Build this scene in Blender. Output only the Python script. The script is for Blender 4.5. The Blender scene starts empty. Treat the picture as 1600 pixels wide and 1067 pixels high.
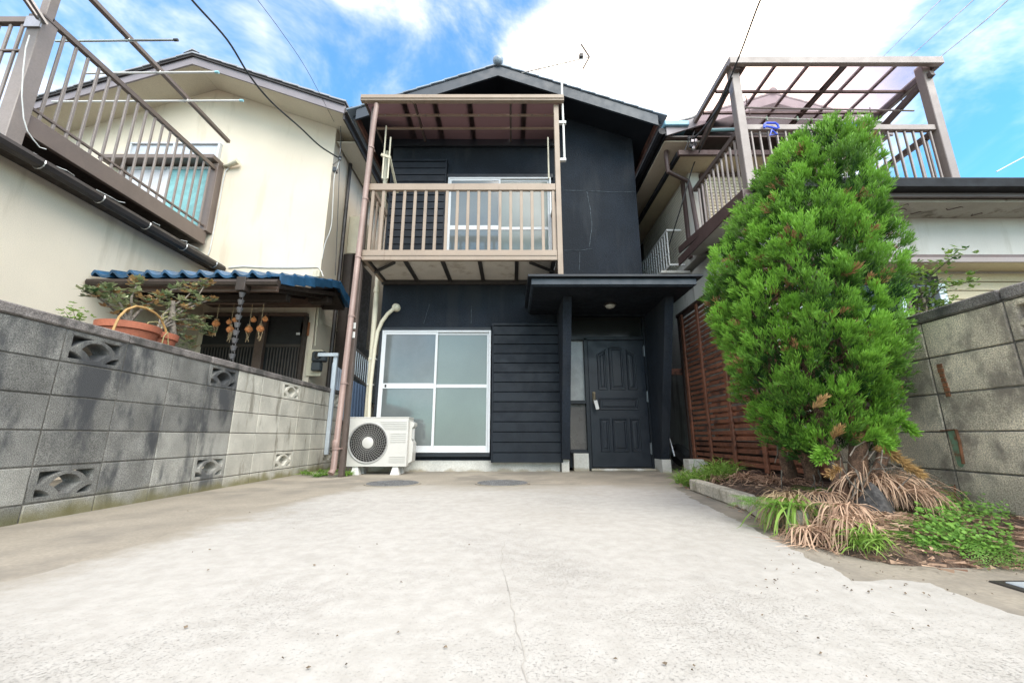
import bpy, math, random
import numpy as np
from mathutils import Vector, Matrix, noise

random.seed(7)
rng = np.random.default_rng(7)
scene = bpy.context.scene
C = scene.collection

# ------------------------------------------------------------------ camera
FPX = 640.0                      # focal length in pixels of a 1600 px wide frame
TILT = math.atan(149.0 / FPX)
CT, ST = math.cos(TILT), math.sin(TILT)
CAMZ = 0.463
cam_data = bpy.data.cameras.new("camera")
cam_data.sensor_width = 36.0
cam_data.lens = 36.0 * FPX / 1600.0
cam_data.clip_start = 0.05
cam_data.clip_end = 3000.0
cam = bpy.data.objects.new("camera", cam_data)
cam.location = (0, 0, CAMZ)
cam.rotation_euler = (math.pi / 2 + TILT, 0, 0)
C.objects.link(cam)
scene.camera = cam

# ------------------------------------------------------------------ sky and sun
SUN_EL, SUN_AZ = math.radians(48), math.radians(151)      # azimuth measured clockwise from +Y (north)
world = bpy.data.worlds.new("World")
scene.world = world
world.use_nodes = True
wt = world.node_tree
wt.nodes.clear()
def wn(t, **kw):
    n = wt.nodes.new(t)
    for k, v in kw.items():
        setattr(n, k, v)
    return n
wl = wt.links.new
sky = wn("ShaderNodeTexSky", sky_type='NISHITA', sun_disc=False)
sky.sun_elevation = SUN_EL
sky.sun_rotation = SUN_AZ
sky.air_density = 1.0
sky.dust_density = 0.6
sky.ozone_density = 3.0
sat = wn("ShaderNodeHueSaturation")
sat.inputs['Saturation'].default_value = 1.15
sat.inputs['Value'].default_value = 0.125
wl(sky.outputs[0], sat.inputs['Color'])
tint = wn("ShaderNodeMix", data_type='RGBA', blend_type='MULTIPLY')
tint.inputs[0].default_value = 1.0
tint.inputs[7].default_value = (0.42, 1.48, 1.62, 1)
wl(sat.outputs[0], tint.inputs[6])
tc = wn("ShaderNodeTexCoord")
mp = wn("ShaderNodeMapping")
mp.inputs['Scale'].default_value = (1.0, 1.0, 1.9)
wl(tc.outputs['Generated'], mp.inputs[0])
n1 = wn("ShaderNodeTexNoise"); n1.inputs['Scale'].default_value = 2.9; n1.inputs['Detail'].default_value = 6
n1.inputs['Roughness'].default_value = 0.62; n1.inputs['Distortion'].default_value = 0.5
wl(mp.outputs[0], n1.inputs['Vector'])
# the bright veil of cloud stands round this direction (right of the middle of the roof line)
def wdot(d, lo, hi):
    dv = Vector(d).normalized()
    vm = wn("ShaderNodeVectorMath", operation='DOT_PRODUCT')
    vm.inputs[1].default_value = dv
    wl(tc.outputs['Generated'], vm.inputs[0])
    mr = wn("ShaderNodeMapRange", interpolation_type='SMOOTHSTEP')
    mr.inputs['From Min'].default_value = lo
    mr.inputs['From Max'].default_value = hi
    wl(vm.outputs['Value'], mr.inputs['Value'])
    return mr.outputs[0]
veil = wdot((0.42, 1.0, 0.80), 0.91, 1.0)
# three clear gaps in the cloud
clear = None
for d_, lo_ in (((-1.0, .80, 1.05), .955), ((-.40, 1.0, 1.08), .96), ((-1.25, 1.0, .8), .97), ((1.25, 1.0, .80), .925), ((.05, 1.0, 1.45), .965)):
    o_ = wdot(d_, lo_, 1.0)
    if clear is None: clear = o_
    else:
        mxx = wn('ShaderNodeMath', operation='MAXIMUM'); wl(clear, mxx.inputs[0]); wl(o_, mxx.inputs[1]); clear = mxx.outputs[0]
add = wn("ShaderNodeMath", operation='MULTIPLY_ADD'); add.inputs[1].default_value = 0.50
wl(veil, add.inputs[0]); wl(n1.outputs[0], add.inputs[2])
cr = wn("ShaderNodeMapRange", interpolation_type='SMOOTHSTEP')
cr.inputs['From Min'].default_value = 0.20
cr.inputs['From Max'].default_value = 0.90
cr.inputs['To Min'].default_value = 0.035
sb = wn('ShaderNodeMath', operation='MULTIPLY_ADD'); sb.inputs[1].default_value = -0.20
wl(clear, sb.inputs[0]); wl(add.outputs[0], sb.inputs[2])
wl(sb.outputs[0], cr.inputs['Value'])
mix = wn("ShaderNodeMix", data_type='RGBA')
mix.inputs[7].default_value = (1.95, 1.66, 1.36, 1)
wl(cr.outputs[0], mix.inputs[0])
wl(tint.outputs[2], mix.inputs[6])
bg = wn("ShaderNodeBackground"); bg.inputs['Strength'].default_value = 1.0
wl(mix.outputs[2], bg.inputs['Color'])
wo = wn("ShaderNodeOutputWorld")
wl(bg.outputs[0], wo.inputs['Surface'])

sun_data = bpy.data.lights.new("sun", 'SUN')
sun_data.energy = 2.6
sun_data.angle = math.radians(55)
sun_data.color = (1.0, 0.90, 0.80)
sun = bpy.data.objects.new("sun", sun_data)
sd = Vector((math.sin(SUN_AZ) * math.cos(SUN_EL), math.cos(SUN_AZ) * math.cos(SUN_EL), math.sin(SUN_EL)))
sun.rotation_euler = (-sd).to_track_quat('-Z', 'Y').to_euler()
sun.location = (0, 0, 20)
C.objects.link(sun)

scene.view_settings.view_transform = 'Standard'
scene.view_settings.look = 'None'
scene.view_settings.gamma = 1.0
scene.view_settings.use_curve_mapping = False
scene.view_settings.exposure = 1.05
scene.cycles.max_bounces = 8
scene.cycles.transparent_max_bounces = 16

# ------------------------------------------------------------------ measuring helpers
# a direction read off the photograph meets a real plane of the place (facade, wall, ground)
def _ray(px, py):
    a = (px - 800.0) / FPX
    b = (533.0 - py) / FPX
    return Vector((a, CT - b * ST, b * CT + ST))
def PY(px, py, Y):
    r = _ray(px, py); k = Y / r.y
    return Vector((r.x * k, Y, CAMZ + r.z * k))
def PX(px, py, X):
    r = _ray(px, py); k = X / r.x
    return Vector((X, r.y * k, CAMZ + r.z * k))
def PZ(px, py, Z):
    r = _ray(px, py); k = (Z - CAMZ) / r.z
    return Vector((r.x * k, r.y * k, Z))

# ------------------------------------------------------------------ mesh helpers
WLOC = {}
def wloc(o):
    return WLOC.get(o.name, Vector((0, 0, 0))) if o else Vector((0, 0, 0))

class MB:
    def __init__(s):
        s.v = []; s.f = []
    def add(s, vs, fs):
        n = len(s.v)
        s.v += [tuple(p) for p in vs]
        s.f += [tuple(i + n for i in f) for f in fs]
        return s
    def box(s, x0, x1, y0, y1, z0, z1):
        vs = [(x, y, z) for z in (z0, z1) for y in (y0, y1) for x in (x0, x1)]
        return s.add(vs, [(0, 2, 3, 1), (4, 5, 7, 6), (0, 1, 5, 4), (2, 6, 7, 3), (0, 4, 6, 2), (1, 3, 7, 5)])
    def cbox(s, x0, x1, y0, y1, z0, z1, c=0.004):
        c = min(c, abs(x1 - x0) * .3, abs(y1 - y0) * .3, abs(z1 - z0) * .3)
        cx, cy, cz = (x0 + x1) / 2, (y0 + y1) / 2, (z0 + z1) / 2
        hx, hy, hz = abs(x1 - x0) / 2, abs(y1 - y0) / 2, abs(z1 - z0) / 2
        vs = []; idx = {}
        for sx in (-1, 1):
            for sy in (-1, 1):
                for sz in (-1, 1):
                    for ax in range(3):
                        p = [hx - c, hy - c, hz - c]
                        p[ax] += c
                        idx[(sx, sy, sz, ax)] = len(vs)
                        vs.append((cx + sx * p[0], cy + sy * p[1], cz + sz * p[2]))
        fs = []
        def q(a): fs.append(tuple(idx[k] for k in a))
        S = (-1, 1)
        for sg in S:
            q([(sg, a, b, 0) for a, b in ((-1, -1), (1, -1), (1, 1), (-1, 1))][::sg])
            q([(a, sg, b, 1) for a, b in ((-1, -1), (-1, 1), (1, 1), (1, -1))][::sg])
            q([(a, b, sg, 2) for a, b in ((-1, -1), (1, -1), (1, 1), (-1, 1))][::sg])
        for a in S:
            for b in S:
                q([(a, b, -1, 0), (a, b, 1, 0), (a, b, 1, 1), (a, b, -1, 1)][::-a * b])
                q([(a, -1, b, 0), (a, 1, b, 0), (a, 1, b, 2), (a, -1, b, 2)][::a * b])
                q([(-1, a, b, 1), (1, a, b, 1), (1, a, b, 2), (-1, a, b, 2)][::-a * b])
        for a in S:
            for b in S:
                for c_ in S:
                    q([(a, b, c_, 0), (a, b, c_, 1), (a, b, c_, 2)][::a * b * c_])
        return s.add(vs, fs)
    def beam(s, p, q, w, h, up=(0, 0, 1)):
        """a bar of w x h from p to q"""
        p = Vector(p); q = Vector(q); d = (q - p).normalized()
        u = Vector(up)
        sd_ = d.cross(u)
        if sd_.length < 1e-4:
            sd_ = d.cross(Vector((1, 0, 0)))
        sd_.normalize(); u = sd_.cross(d).normalized()
        vs = []
        for e in (p, q):
            for a, b in ((-1, -1), (1, -1), (1, 1), (-1, 1)):
                vs.append(e + sd_ * (a * w / 2) + u * (b * h / 2))
        return s.add(vs, [(3, 2, 1, 0), (4, 5, 6, 7), (0, 1, 5, 4), (1, 2, 6, 5), (2, 3, 7, 6), (3, 0, 4, 7)])
    def tube(s, pts, r, n=8, cap=True):
        pts = [Vector(p) for p in pts]
        rs = r if isinstance(r, (list, tuple)) else [r] * len(pts)
        vs = []; m = len(pts)
        ref = None
        for i, p in enumerate(pts):
            d = (pts[min(i + 1, m - 1)] - pts[max(i - 1, 0)]).normalized()
            if ref is None:
                ref = Vector((0, 0, 1)) if abs(d.z) < .9 else Vector((1, 0, 0))
            a = d.cross(ref).normalized(); b = a.cross(d).normalized(); ref = b
            for k in range(n):
                t = 2 * math.pi * k / n
                vs.append(p + a * (math.cos(t) * rs[i]) + b * (math.sin(t) * rs[i]))
        fs = []
        for i in range(m - 1):
            for k in range(n):
                k2 = (k + 1) % n
                fs.append((i * n + k, i * n + k2, (i + 1) * n + k2, (i + 1) * n + k))
        if cap:
            fs.append(tuple(range(n))[::-1]); fs.append(tuple((m - 1) * n + k for k in range(n)))
        return s.add(vs, fs)
    def prism(s, poly, axis, a, b):
        """2D polygon swept along an axis from a to b (axis 'x': poly=(y,z); 'y': (x,z); 'z': (x,y))"""
        n = len(poly)
        def P(u, v, t):
            return {'x': (t, u, v), 'y': (u, t, v), 'z': (u, v, t)}[axis]
        vs = [P(u, v, a) for u, v in poly] + [P(u, v, b) for u, v in poly]
        fs = [tuple(range(n)), tuple(range(2 * n - 1, n - 1, -1))]
        for i in range(n):
            j = (i + 1) % n
            fs.append((j, i, i + n, j + n))
        return s.add(vs, fs)
    def lathe(s, prof, c, n=20, axis='z', cap=True):
        vs = []; m = len(prof)
        for r, h in prof:
            for k in range(n):
                t = 2 * math.pi * k / n
                a, b = r * math.cos(t), r * math.sin(t)
                if axis == 'z': vs.append((c[0] + a, c[1] + b, c[2] + h))
                elif axis == 'y': vs.append((c[0] + a, c[1] + h, c[2] + b))
                else: vs.append((c[0] + h, c[1] + a, c[2] + b))
        fs = []
        for i in range(m - 1):
            for k in range(n):
                k2 = (k + 1) % n
                fs.append((i * n + k, i * n + k2, (i + 1) * n + k2, (i + 1) * n + k))
        if cap and prof[0][0] > 1e-5: fs.append(tuple(range(n))[::-1])
        if cap and prof[-1][0] > 1e-5: fs.append(tuple((m - 1) * n + k for k in range(n)))
        return s.add(vs, fs)
    def quad(s, a, b, c, d):
        return s.add([a, b, c, d], [(0, 1, 2, 3)])
    def build(s, name, mat, parent=None, smooth=False, **props):
        if not s.v:
            return None
        lo = np.min(s.v, axis=0); hi = np.max(s.v, axis=0)
        org = Vector(((lo[0] + hi[0]) / 2, (lo[1] + hi[1]) / 2, lo[2]))
        me = bpy.data.meshes.new(name)
        me.from_pydata([(p[0] - org.x, p[1] - org.y, p[2] - org.z) for p in s.v], [], s.f)
        fix_normals(me)
        if smooth:
            smooth_by_angle(me)
        me.materials.append(mat)
        return place(name, me, parent, org, **props)

import bmesh
def fix_normals(me):
    bm = bmesh.new(); bm.from_mesh(me)
    bmesh.ops.recalc_face_normals(bm, faces=bm.faces)
    bm.to_mesh(me); bm.free(); me.update()
def smooth_by_angle(me, ang=0.7):
    me.polygons.foreach_set('use_smooth', [True] * len(me.polygons))
    bm = bmesh.new(); bm.from_mesh(me)
    for e in bm.edges:
        if len(e.link_faces) == 2 and e.calc_face_angle(0) > ang:
            e.smooth = False
    bm.to_mesh(me); bm.free(); me.update()

def place(name, me, parent, org, rot=None, **props):
    o = bpy.data.objects.new(name, me)
    C.objects.link(o)
    org = Vector(org)
    if parent:
        o.parent = parent
        o.location = org - wloc(parent)
    else:
        o.location = org
    if rot:
        o.rotation_euler = rot
    WLOC[o.name] = org
    for k, v in props.items():
        o[k] = v
    return o
def thing(name, label, cat, loc=(0, 0, 0), group=None):
    o = bpy.data.objects.new(name, None)
    C.objects.link(o)
    o.empty_display_size = 0.1
    o.location = loc
    WLOC[o.name] = Vector(loc)
    o['label'] = label; o['category'] = cat
    if group: o['group'] = group
    return o
def tag(o, label, cat, group=None):
    o['label'] = label; o['category'] = cat
    if group: o['group'] = group
    return o
def copy_tree(o, parent=None, loc=None):
    c = o.copy(); C.objects.link(c)
    if parent: c.parent = parent
    base = wloc(o)
    if loc is not None:
        c.location = loc; WLOC[c.name] = Vector(loc)
    else:
        WLOC[c.name] = base
    for ch in list(o.children):
        copy_tree(ch, c)
    return c
_cache = {}
def piece(name, dims, mat, parent, center, c=0.004, rot=None, **props):
    """a chamfered block; alike pieces share their mesh"""
    key = (name, tuple(round(d, 4) for d in dims), mat.name, c)
    me = _cache.get(key)
    if me is None:
        b = MB()
        if c: b.cbox(-dims[0] / 2, dims[0] / 2, -dims[1] / 2, dims[1] / 2, -dims[2] / 2, dims[2] / 2, c)
        else: b.box(-dims[0] / 2, dims[0] / 2, -dims[1] / 2, dims[1] / 2, -dims[2] / 2, dims[2] / 2)
        me = bpy.data.meshes.new(name)
        me.from_pydata(b.v, [], b.f); fix_normals(me)
        me.materials.append(mat)
        _cache[key] = me
    return place(name, me, parent, center, rot, **props)
def bar(name, p, q, w, h, mat, parent, up=(0, 0, 1), **props):
    return MB().beam(p, q, w, h, up).build(name, mat, parent, **props)

# ------------------------------------------------------------------ materials
def sheet_material(name, see, body, mixv):
    """thin tinted plastic sheet: partly clear, partly milky"""
    m = bpy.data.materials.new(name); m.use_nodes = True
    nt = m.node_tree; N = nt.nodes; L = nt.links.new; b = N['Principled BSDF']
    b.inputs['Base Color'].default_value = (*body, 1); b.inputs['Roughness'].default_value = .2
    tr = N.new('ShaderNodeBsdfTransparent'); tr.inputs[0].default_value = (*see, 1)
    tl = N.new('ShaderNodeBsdfTranslucent'); tl.inputs[0].default_value = (*body, 1)
    a = N.new('ShaderNodeMixShader'); a.inputs[0].default_value = .75; L(b.outputs[0], a.inputs[1]); L(tl.outputs[0], a.inputs[2])
    c = N.new('ShaderNodeMixShader'); c.inputs[0].default_value = mixv; L(tr.outputs[0], c.inputs[1]); L(a.outputs[0], c.inputs[2])
    L(c.outputs[0], N['Material Output'].inputs['Surface'])
    return m
def mat(name, col, rough=0.6, metal=0.0, var=0.12, vscale=3.0, fine=0.06, fscale=60.0, bump=0.0, bscale=80.0,
        rnd=0.0, dirt=None, dirt_amt=0.0, dirt_scale=2.0, streak=False, spec=0.5, trans=0.0, alpha=1.0, coat=0.0, lowdirt=None):
    m = bpy.data.materials.new(name)
    m.use_nodes = True
    nt = m.node_tree; N = nt.nodes; L = nt.links.new
    b = N['Principled BSDF']
    b.inputs['Roughness'].default_value = rough
    b.inputs['Metallic'].default_value = metal
    b.inputs['Specular IOR Level'].default_value = spec
    if coat: b.inputs['Coat Weight'].default_value = coat
    geo = N.new('ShaderNodeNewGeometry')
    def noise_(scale, detail=4, vec=None, rough_=0.55):
        n = N.new('ShaderNodeTexNoise')
        n.inputs['Scale'].default_value = scale; n.inputs['Detail'].default_value = detail
        n.inputs['Roughness'].default_value = rough_
        L(vec or geo.outputs['Position'], n.inputs['Vector'])
        return n.outputs[0]
    def mixc(fac, a, b_, mode='MIX'):
        x = N.new('ShaderNodeMix'); x.data_type = 'RGBA'; x.blend_type = mode
        if isinstance(fac, float): x.inputs[0].default_value = fac
        else: L(fac, x.inputs[0])
        for i, q in ((6, a), (7, b_)):
            if isinstance(q, tuple): x.inputs[i].default_value = q
            else: L(q, x.inputs[i])
        return x.outputs[2]
    def rng_(v, a, b_, c=0.0, d=1.0, sm=True):
        x = N.new('ShaderNodeMapRange')
        if sm: x.interpolation_type = 'SMOOTHSTEP'
        for i, q in enumerate((a, b_, c, d)): x.inputs[i + 1].default_value = q
        L(v, x.inputs[0]); return x.outputs[0]
    col4 = (*col, 1)
    dk = tuple(c * (1 - var) for c in col) + (1,); lt = tuple(min(1, c * (1 + var)) for c in col) + (1,)
    out = mixc(rng_(noise_(vscale), .3, .7), dk, lt)
    if fine:
        f = rng_(noise_(fscale, 3), .3, .7, 1 - fine, 1 + fine)
        cmb = N.new('ShaderNodeCombineColor')
        for i in range(3): L(f, cmb.inputs[i])
        out = mixc(1.0, out, cmb.outputs[0], 'MULTIPLY')
    if rnd:
        oi = N.new('ShaderNodeObjectInfo')
        f = rng_(oi.outputs['Random'], 0, 1, 1 - rnd, 1 + rnd, False)
        cmb = N.new('ShaderNodeCombineColor')
        for i in range(3): L(f, cmb.inputs[i])
        out = mixc(1.0, out, cmb.outputs[0], 'MULTIPLY')
    if dirt:
        vec = None
        if streak:
            mpn = N.new('ShaderNodeMapping'); mpn.inputs['Scale'].default_value = (3.0, 3.0, 0.45) if streak is True else streak
            L(geo.outputs['Position'], mpn.inputs[0]); vec = mpn.outputs[0]
        f = rng_(noise_(dirt_scale, 6, vec, .62), .62 - dirt_amt * .3, .72 - dirt_amt * .18)
        out = mixc(f, out, (*dirt, 1))
    if lowdirt:                                     # splash and moss at the foot: (colour, height)
        sx = N.new('ShaderNodeSeparateXYZ'); L(geo.outputs['Position'], sx.inputs[0])
        n_ = noise_(5, 4)
        ad = N.new('ShaderNodeMath'); ad.operation = 'MULTIPLY_ADD'
        L(n_, ad.inputs[0]); ad.inputs[1].default_value = -.22; L(sx.outputs['Z'], ad.inputs[2])
        f = rng_(ad.outputs[0], lowdirt[1] - .11, -.11, 0, .85)
        out = mixc(f, out, (*lowdirt[0], 1))
    L(out, b.inputs['Base Color'])
    if bump:
        bp = N.new('ShaderNodeBump'); bp.inputs['Strength'].default_value = bump; bp.inputs['Distance'].default_value = 0.01
        L(noise_(bscale, 4), bp.inputs['Height']); L(bp.outputs[0], b.inputs['Normal'])
    if rough < .7:
        L(rng_(noise_(vscale * 2.3), .3, .7, max(.02, rough * .8), min(1, rough * 1.2)), b.inputs['Roughness'])
    if trans:
        b.inputs['Transmission Weight'].default_value = trans
    if alpha < 1:
        b.inputs['Alpha'].default_value = alpha
    return m
M = {}
M['blackwall'] = mat('black_render', (.0115, .0160, .0235), .85, var=.25, vscale=1.6, fine=.35, fscale=60, dirt=(.019, .023, .029), dirt_amt=.45, dirt_scale=1.3, streak=True, bump=.55, bscale=70, spec=.3)
M['blackboard'] = mat('black_board_paint', (.010, .0135, .019), .6, var=.12, fine=.08, fscale=40, bump=.12, bscale=30, rnd=.1, spec=.25)
M['blacktrim'] = mat('black_trim_paint', (.011, .014, .019), .45, var=.12, fine=.05, bump=.05, spec=.4)
M['doorpaint'] = mat('door_paint', (.012, .016, .023), .45, var=.08, fine=.04, bump=.05, spec=.45)
M['fasciapaint'] = mat('fascia_paint', (.030, .040, .053), .45, var=.1, fine=.05, spec=.4)
M['beige'] = mat('beige_aluminium', (.285, .218, .165), .42, var=.06, fine=.04, spec=.4, dirt=(.22, .16, .12), dirt_amt=.12, dirt_scale=3, streak=True)
M['pinkpipe'] = mat('faded_pink_pipe', (.27, .185, .16), .55, var=.12, vscale=2, fine=.08, dirt=(.22, .15, .13), dirt_amt=.25, streak=True)
M['brownpost'] = mat('dark_brown_post', (.09, .066, .055), .5, var=.12)
M['creampipe'] = mat('cream_plastic_pipe', (.60, .55, .42), .5, var=.06, dirt=(.40, .35, .25), dirt_amt=.2, streak=True)
M['alu'] = mat('white_aluminium', (.56, .57, .58), .35, var=.04, fine=.03, spec=.5)
M['alugrey'] = mat('grey_aluminium', (.16, .17, .18), .35, metal=.5, var=.05)
M['glassgreen'] = mat('frosted_glass_green', (.15, .18, .17), .17, var=.10, vscale=.9, fine=.03, spec=.6)
M['glassgrey'] = mat('frosted_glass_grey', (.11, .122, .122), .09, var=.25, vscale=1.1, fine=.03, spec=.8)
M['glassdark'] = mat('dark_glass', (.02, .022, .022), .12, var=.1, spec=.6)
M['glasspale'] = mat('rippled_glass', (.30, .31, .31), .2, var=.2, vscale=4, bump=.2, bscale=60)
M['glassbrown'] = mat('brown_glass', (.10, .09, .085), .3, var=.15)
M['foundation'] = mat('foundation_concrete', (.50, .49, .45), .85, var=.12, vscale=3, fine=.1, dirt=(.36, .33, .28), dirt_amt=.35, bump=.2, lowdirt=((.30, .26, .19), .05))
M['deckpanel'] = mat('deck_underside', (.56, .52, .46), .7, var=.1, vscale=2, dirt=(.38, .33, .27), dirt_amt=.3, bump=.1, bscale=20)
M['darksteel'] = mat('dark_steel', (.03, .026, .024), .5, var=.1)
M['tilegrey'] = mat('blue_grey_tile', (.20, .25, .31), .35, var=.15, fine=.08, rnd=.15)
M['polyc'] = sheet_material('smoked_polycarbonate', (.42, .33, .34), (.20, .145, .14), .5)
M['polyclear'] = sheet_material('rosy_polycarbonate', (.88, .80, .81), (.70, .62, .63), .13)
M['white'] = mat('white_plastic', (.62, .61, .585), .4, var=.03, fine=.02)
M['acwhite'] = mat('warm_white_enamel', (.50, .485, .45), .35, var=.03, fine=.02, dirt=(.55, .52, .46), dirt_amt=.05)
M['fangrey'] = mat('fan_guard_grey', (.34, .335, .32), .5, var=.06)
M['black'] = mat('black_hollow', (.012, .012, .013), .6, var=.1)
M['steel'] = mat('steel', (.42, .42, .42), .3, metal=.9, var=.1)
M['brass'] = mat('aged_brass', (.22, .17, .11), .35, metal=.8, var=.1)
M['chalk'] = mat('chalky_crack_filler', (.065, .08, .095), .9, var=.5, vscale=25)
M['blockdark'] = mat('weathered_block', (.20, .194, .178), .95, var=.22, vscale=5, fine=.50, fscale=210, rnd=.14, dirt=(.062, .063, .066),
                     dirt_amt=.56, dirt_scale=1.7, streak=(2.4, 2.4, .9), bump=.9, bscale=230, lowdirt=((.13, .12, .05), .14))
M['blockpale'] = mat('pale_block', (.46, .435, .375), .92, var=.14, vscale=4, fine=.2, fscale=190, rnd=.08, dirt=(.24, .22, .18),
                     dirt_amt=.25, dirt_scale=2.0, streak=(3.0, 3.0, .7), bump=.5, bscale=180, lowdirt=((.17, .15, .05), .10))
M['blockright'] = mat('stained_block', (.58, .50, .385), .93, var=.28, vscale=3.5, fine=.4, fscale=170, rnd=.1, dirt=(.24, .205, .165),
                      dirt_amt=.45, dirt_scale=2.8, streak=(1.3, 1.3, .9), bump=.8, bscale=150)
M['blockmid'] = mat('part_weathered_block', (.33, .318, .285), .94, var=.2, vscale=4, fine=.35, fscale=200, rnd=.1, dirt=(.10, .10, .098),
                    dirt_amt=.46, dirt_scale=1.7, streak=(2.4, 2.4, .8), bump=.7, bscale=200, lowdirt=((.16, .14, .055), .12))
M['mortar'] = mat('mortar', (.12, .11, .095), .95, var=.25, vscale=6, fine=.3)
M['coping'] = mat('coping_concrete', (.17, .15, .14), .95, var=.25, vscale=6, fine=.4, fscale=160, rnd=.15, dirt=(.07, .065, .06), dirt_amt=.5, dirt_scale=5, bump=.9, bscale=110)
M['steelpale'] = mat('galvanised_angle', (.48, .53, .58), .4, metal=.3, var=.08)
M['manhole'] = mat('cast_iron', (.15, .15, .15), .65, metal=.2, var=.2, vscale=15, fine=.3, bump=.8, bscale=90)
M['curb'] = mat('kerb_concrete', (.46, .42, .34), .9, var=.15, vscale=7, fine=.25, rnd=.12, dirt=(.26, .23, .17), dirt_amt=.4, bump=.5, bscale=90)
M['concsmooth'] = mat('trowelled_concrete', (.265, .235, .188), .8, var=.16, vscale=1.3, fine=.10, fscale=70, dirt=(.19, .17, .14), dirt_amt=.55, dirt_scale=1.4, bump=.15, bscale=60)
M['asphalt'] = mat('asphalt', (.12, .115, .105), .9, var=.2, vscale=2, fine=.5, fscale=160, bump=.6, bscale=120)
M['earth'] = mat('bare_ground', (.13, .115, .09), .95, var=.3, vscale=1.5, fine=.4, bump=.5)
M['soil'] = mat('dark_soil', (.085, .055, .038), .97, var=.45, vscale=14, fine=.5, fscale=130, bump=1.0, bscale=60)

def slab_material():
    """worn, scabbed white concrete: pale laitance with grey aggregate showing in patches"""
    m = bpy.data.materials.new('worn_white_concrete'); m.use_nodes = True
    nt = m.node_tree; N = nt.nodes; L = nt.links.new; b = N['Principled BSDF']
    b.inputs['Roughness'].default_value = .9; b.inputs['Specular IOR Level'].default_value = .25
    geo = N.new('ShaderNodeNewGeometry')
    def noi(s, d=4, r=.55, vec=None):
        n = N.new('ShaderNodeTexNoise'); n.inputs['Scale'].default_value = s; n.inputs['Detail'].default_value = d; n.inputs['Roughness'].default_value = r
        L(vec or geo.outputs['Position'], n.inputs['Vector']); return n.outputs[0]
    def rg(v, a, c, lo=0., hi=1.):
        x = N.new('ShaderNodeMapRange'); x.interpolation_type = 'SMOOTHSTEP'
        for i, q in enumerate((a, c, lo, hi)): x.inputs[i + 1].default_value = q
        L(v, x.inputs[0]); return x.outputs[0]
    def mx(f, a, c):
        x = N.new('ShaderNodeMix'); x.data_type = 'RGBA'; L(f, x.inputs[0])
        for i, q in ((6, a), (7, c)):
            if isinstance(q, tuple): x.inputs[i].default_value = q
            else: L(q, x.inputs[i])
        return x.outputs[2]
    def mt(op, a, c):
        x = N.new('ShaderNodeMath'); x.operation = op
        for i, q in enumerate((a, c)):
            if isinstance(q, float): x.inputs[i].default_value = q
            else: L(q, x.inputs[i])
        return x.outputs[0]
    patch = rg(noi(.9, 5, .6), .40, .66)
    fine_ = noi(115, 9, .86)
    mid = noi(14, 7, .72)
    pits = rg(mt('ADD', fine_, mt('MULTIPLY', patch, .075)), .575, .70)
    col = mx(rg(mid, .3, .7), (.345, .328, .298, 1), (.415, .398, .368, 1))
    col = mx(rg(noi(.55, 4, .5), .45, .75, 0, .45), col, (.275, .256, .222, 1))
    col = mx(mt('MULTIPLY', pits, .78), col, (.235, .222, .20, 1))
    gr = rg(noi(2.1, 6, .7), .54, .76, 0, .45)
    col = mx(gr, col, (.28, .265, .24, 1))
    # the slab goes over into bare trowelled concrete towards the house
    sx = N.new('ShaderNodeSeparateXYZ'); L(geo.outputs['Position'], sx.inputs[0])
    edge = rg(mt('ADD', sx.outputs['Y'], mt('MULTIPLY', noi(1.6, 5), 1.6)), 4.2, 5.2, 0, .85)
    col = mx(edge, col, (.265, .238, .192, 1))
    # along the left edge the laitance has worn off raggedly
    A_ = PZ(0, 908, 0); B_ = PZ(560, 757, 0); dl = (B_ - A_).normalized()
    vm_ = N.new('ShaderNodeVectorMath'); vm_.operation = 'DOT_PRODUCT'; L(geo.outputs['Position'], vm_.inputs[0]); vm_.inputs[1].default_value = (dl.y, -dl.x, 0)
    off_ = A_.x * dl.y - A_.y * dl.x
    wear = rg(mt('ADD', mt('ADD', vm_.outputs['Value'], -off_), mt('MULTIPLY', noi(3.2, 7, .7), -.75)), -.42, -.10, .95, 0)
    col = mx(wear, col, (.262, .234, .188, 1))
    L(col, b.inputs['Base Color'])
    bp = N.new('ShaderNodeBump'); bp.inputs['Strength'].default_value = .6; bp.inputs['Distance'].default_value = .006
    L(mt('ADD', mt('MULTIPLY', pits, -.7), mid), bp.inputs['Height']); L(bp.outputs[0], b.inputs['Normal'])
    return m
M['slab'] = slab_material()

# ------------------------------------------------------------------ ground
MB().quad((-400, -400, -.004), (400, -400, -.004), (400, 400, -.004), (-400, 400, -.004)).build('ground', M['earth'], kind='structure')
MB().quad((-60, -8, 0), (60, -8, 0), (60, .55, 0), (-60, .55, 0)).build('road', M['asphalt'], kind='structure')
MB().quad((-2.70, -.2, .004), (2.60, -.2, .004), (2.60, 6.0, .004), (-2.70, 6.0, .004)).build('driveway_apron', M['concsmooth'], kind='structure')
def g(px, py, z=.008):
    p = PZ(px, py, z); return (p.x, p.y, z)
left = [g(0, 908), g(70, 893), (g(150, 868)), g(235, 845), g(300, 822), g(370, 795), g(440, 785), g(520, 770), g(560, 757)]
right = [g(1050, 757), g(1085, 780), g(1150, 812), g(1225, 850), g(1330, 903), g(1390, 906), g(1455, 910), g(1525, 938), g(1600, 962)]
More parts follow.
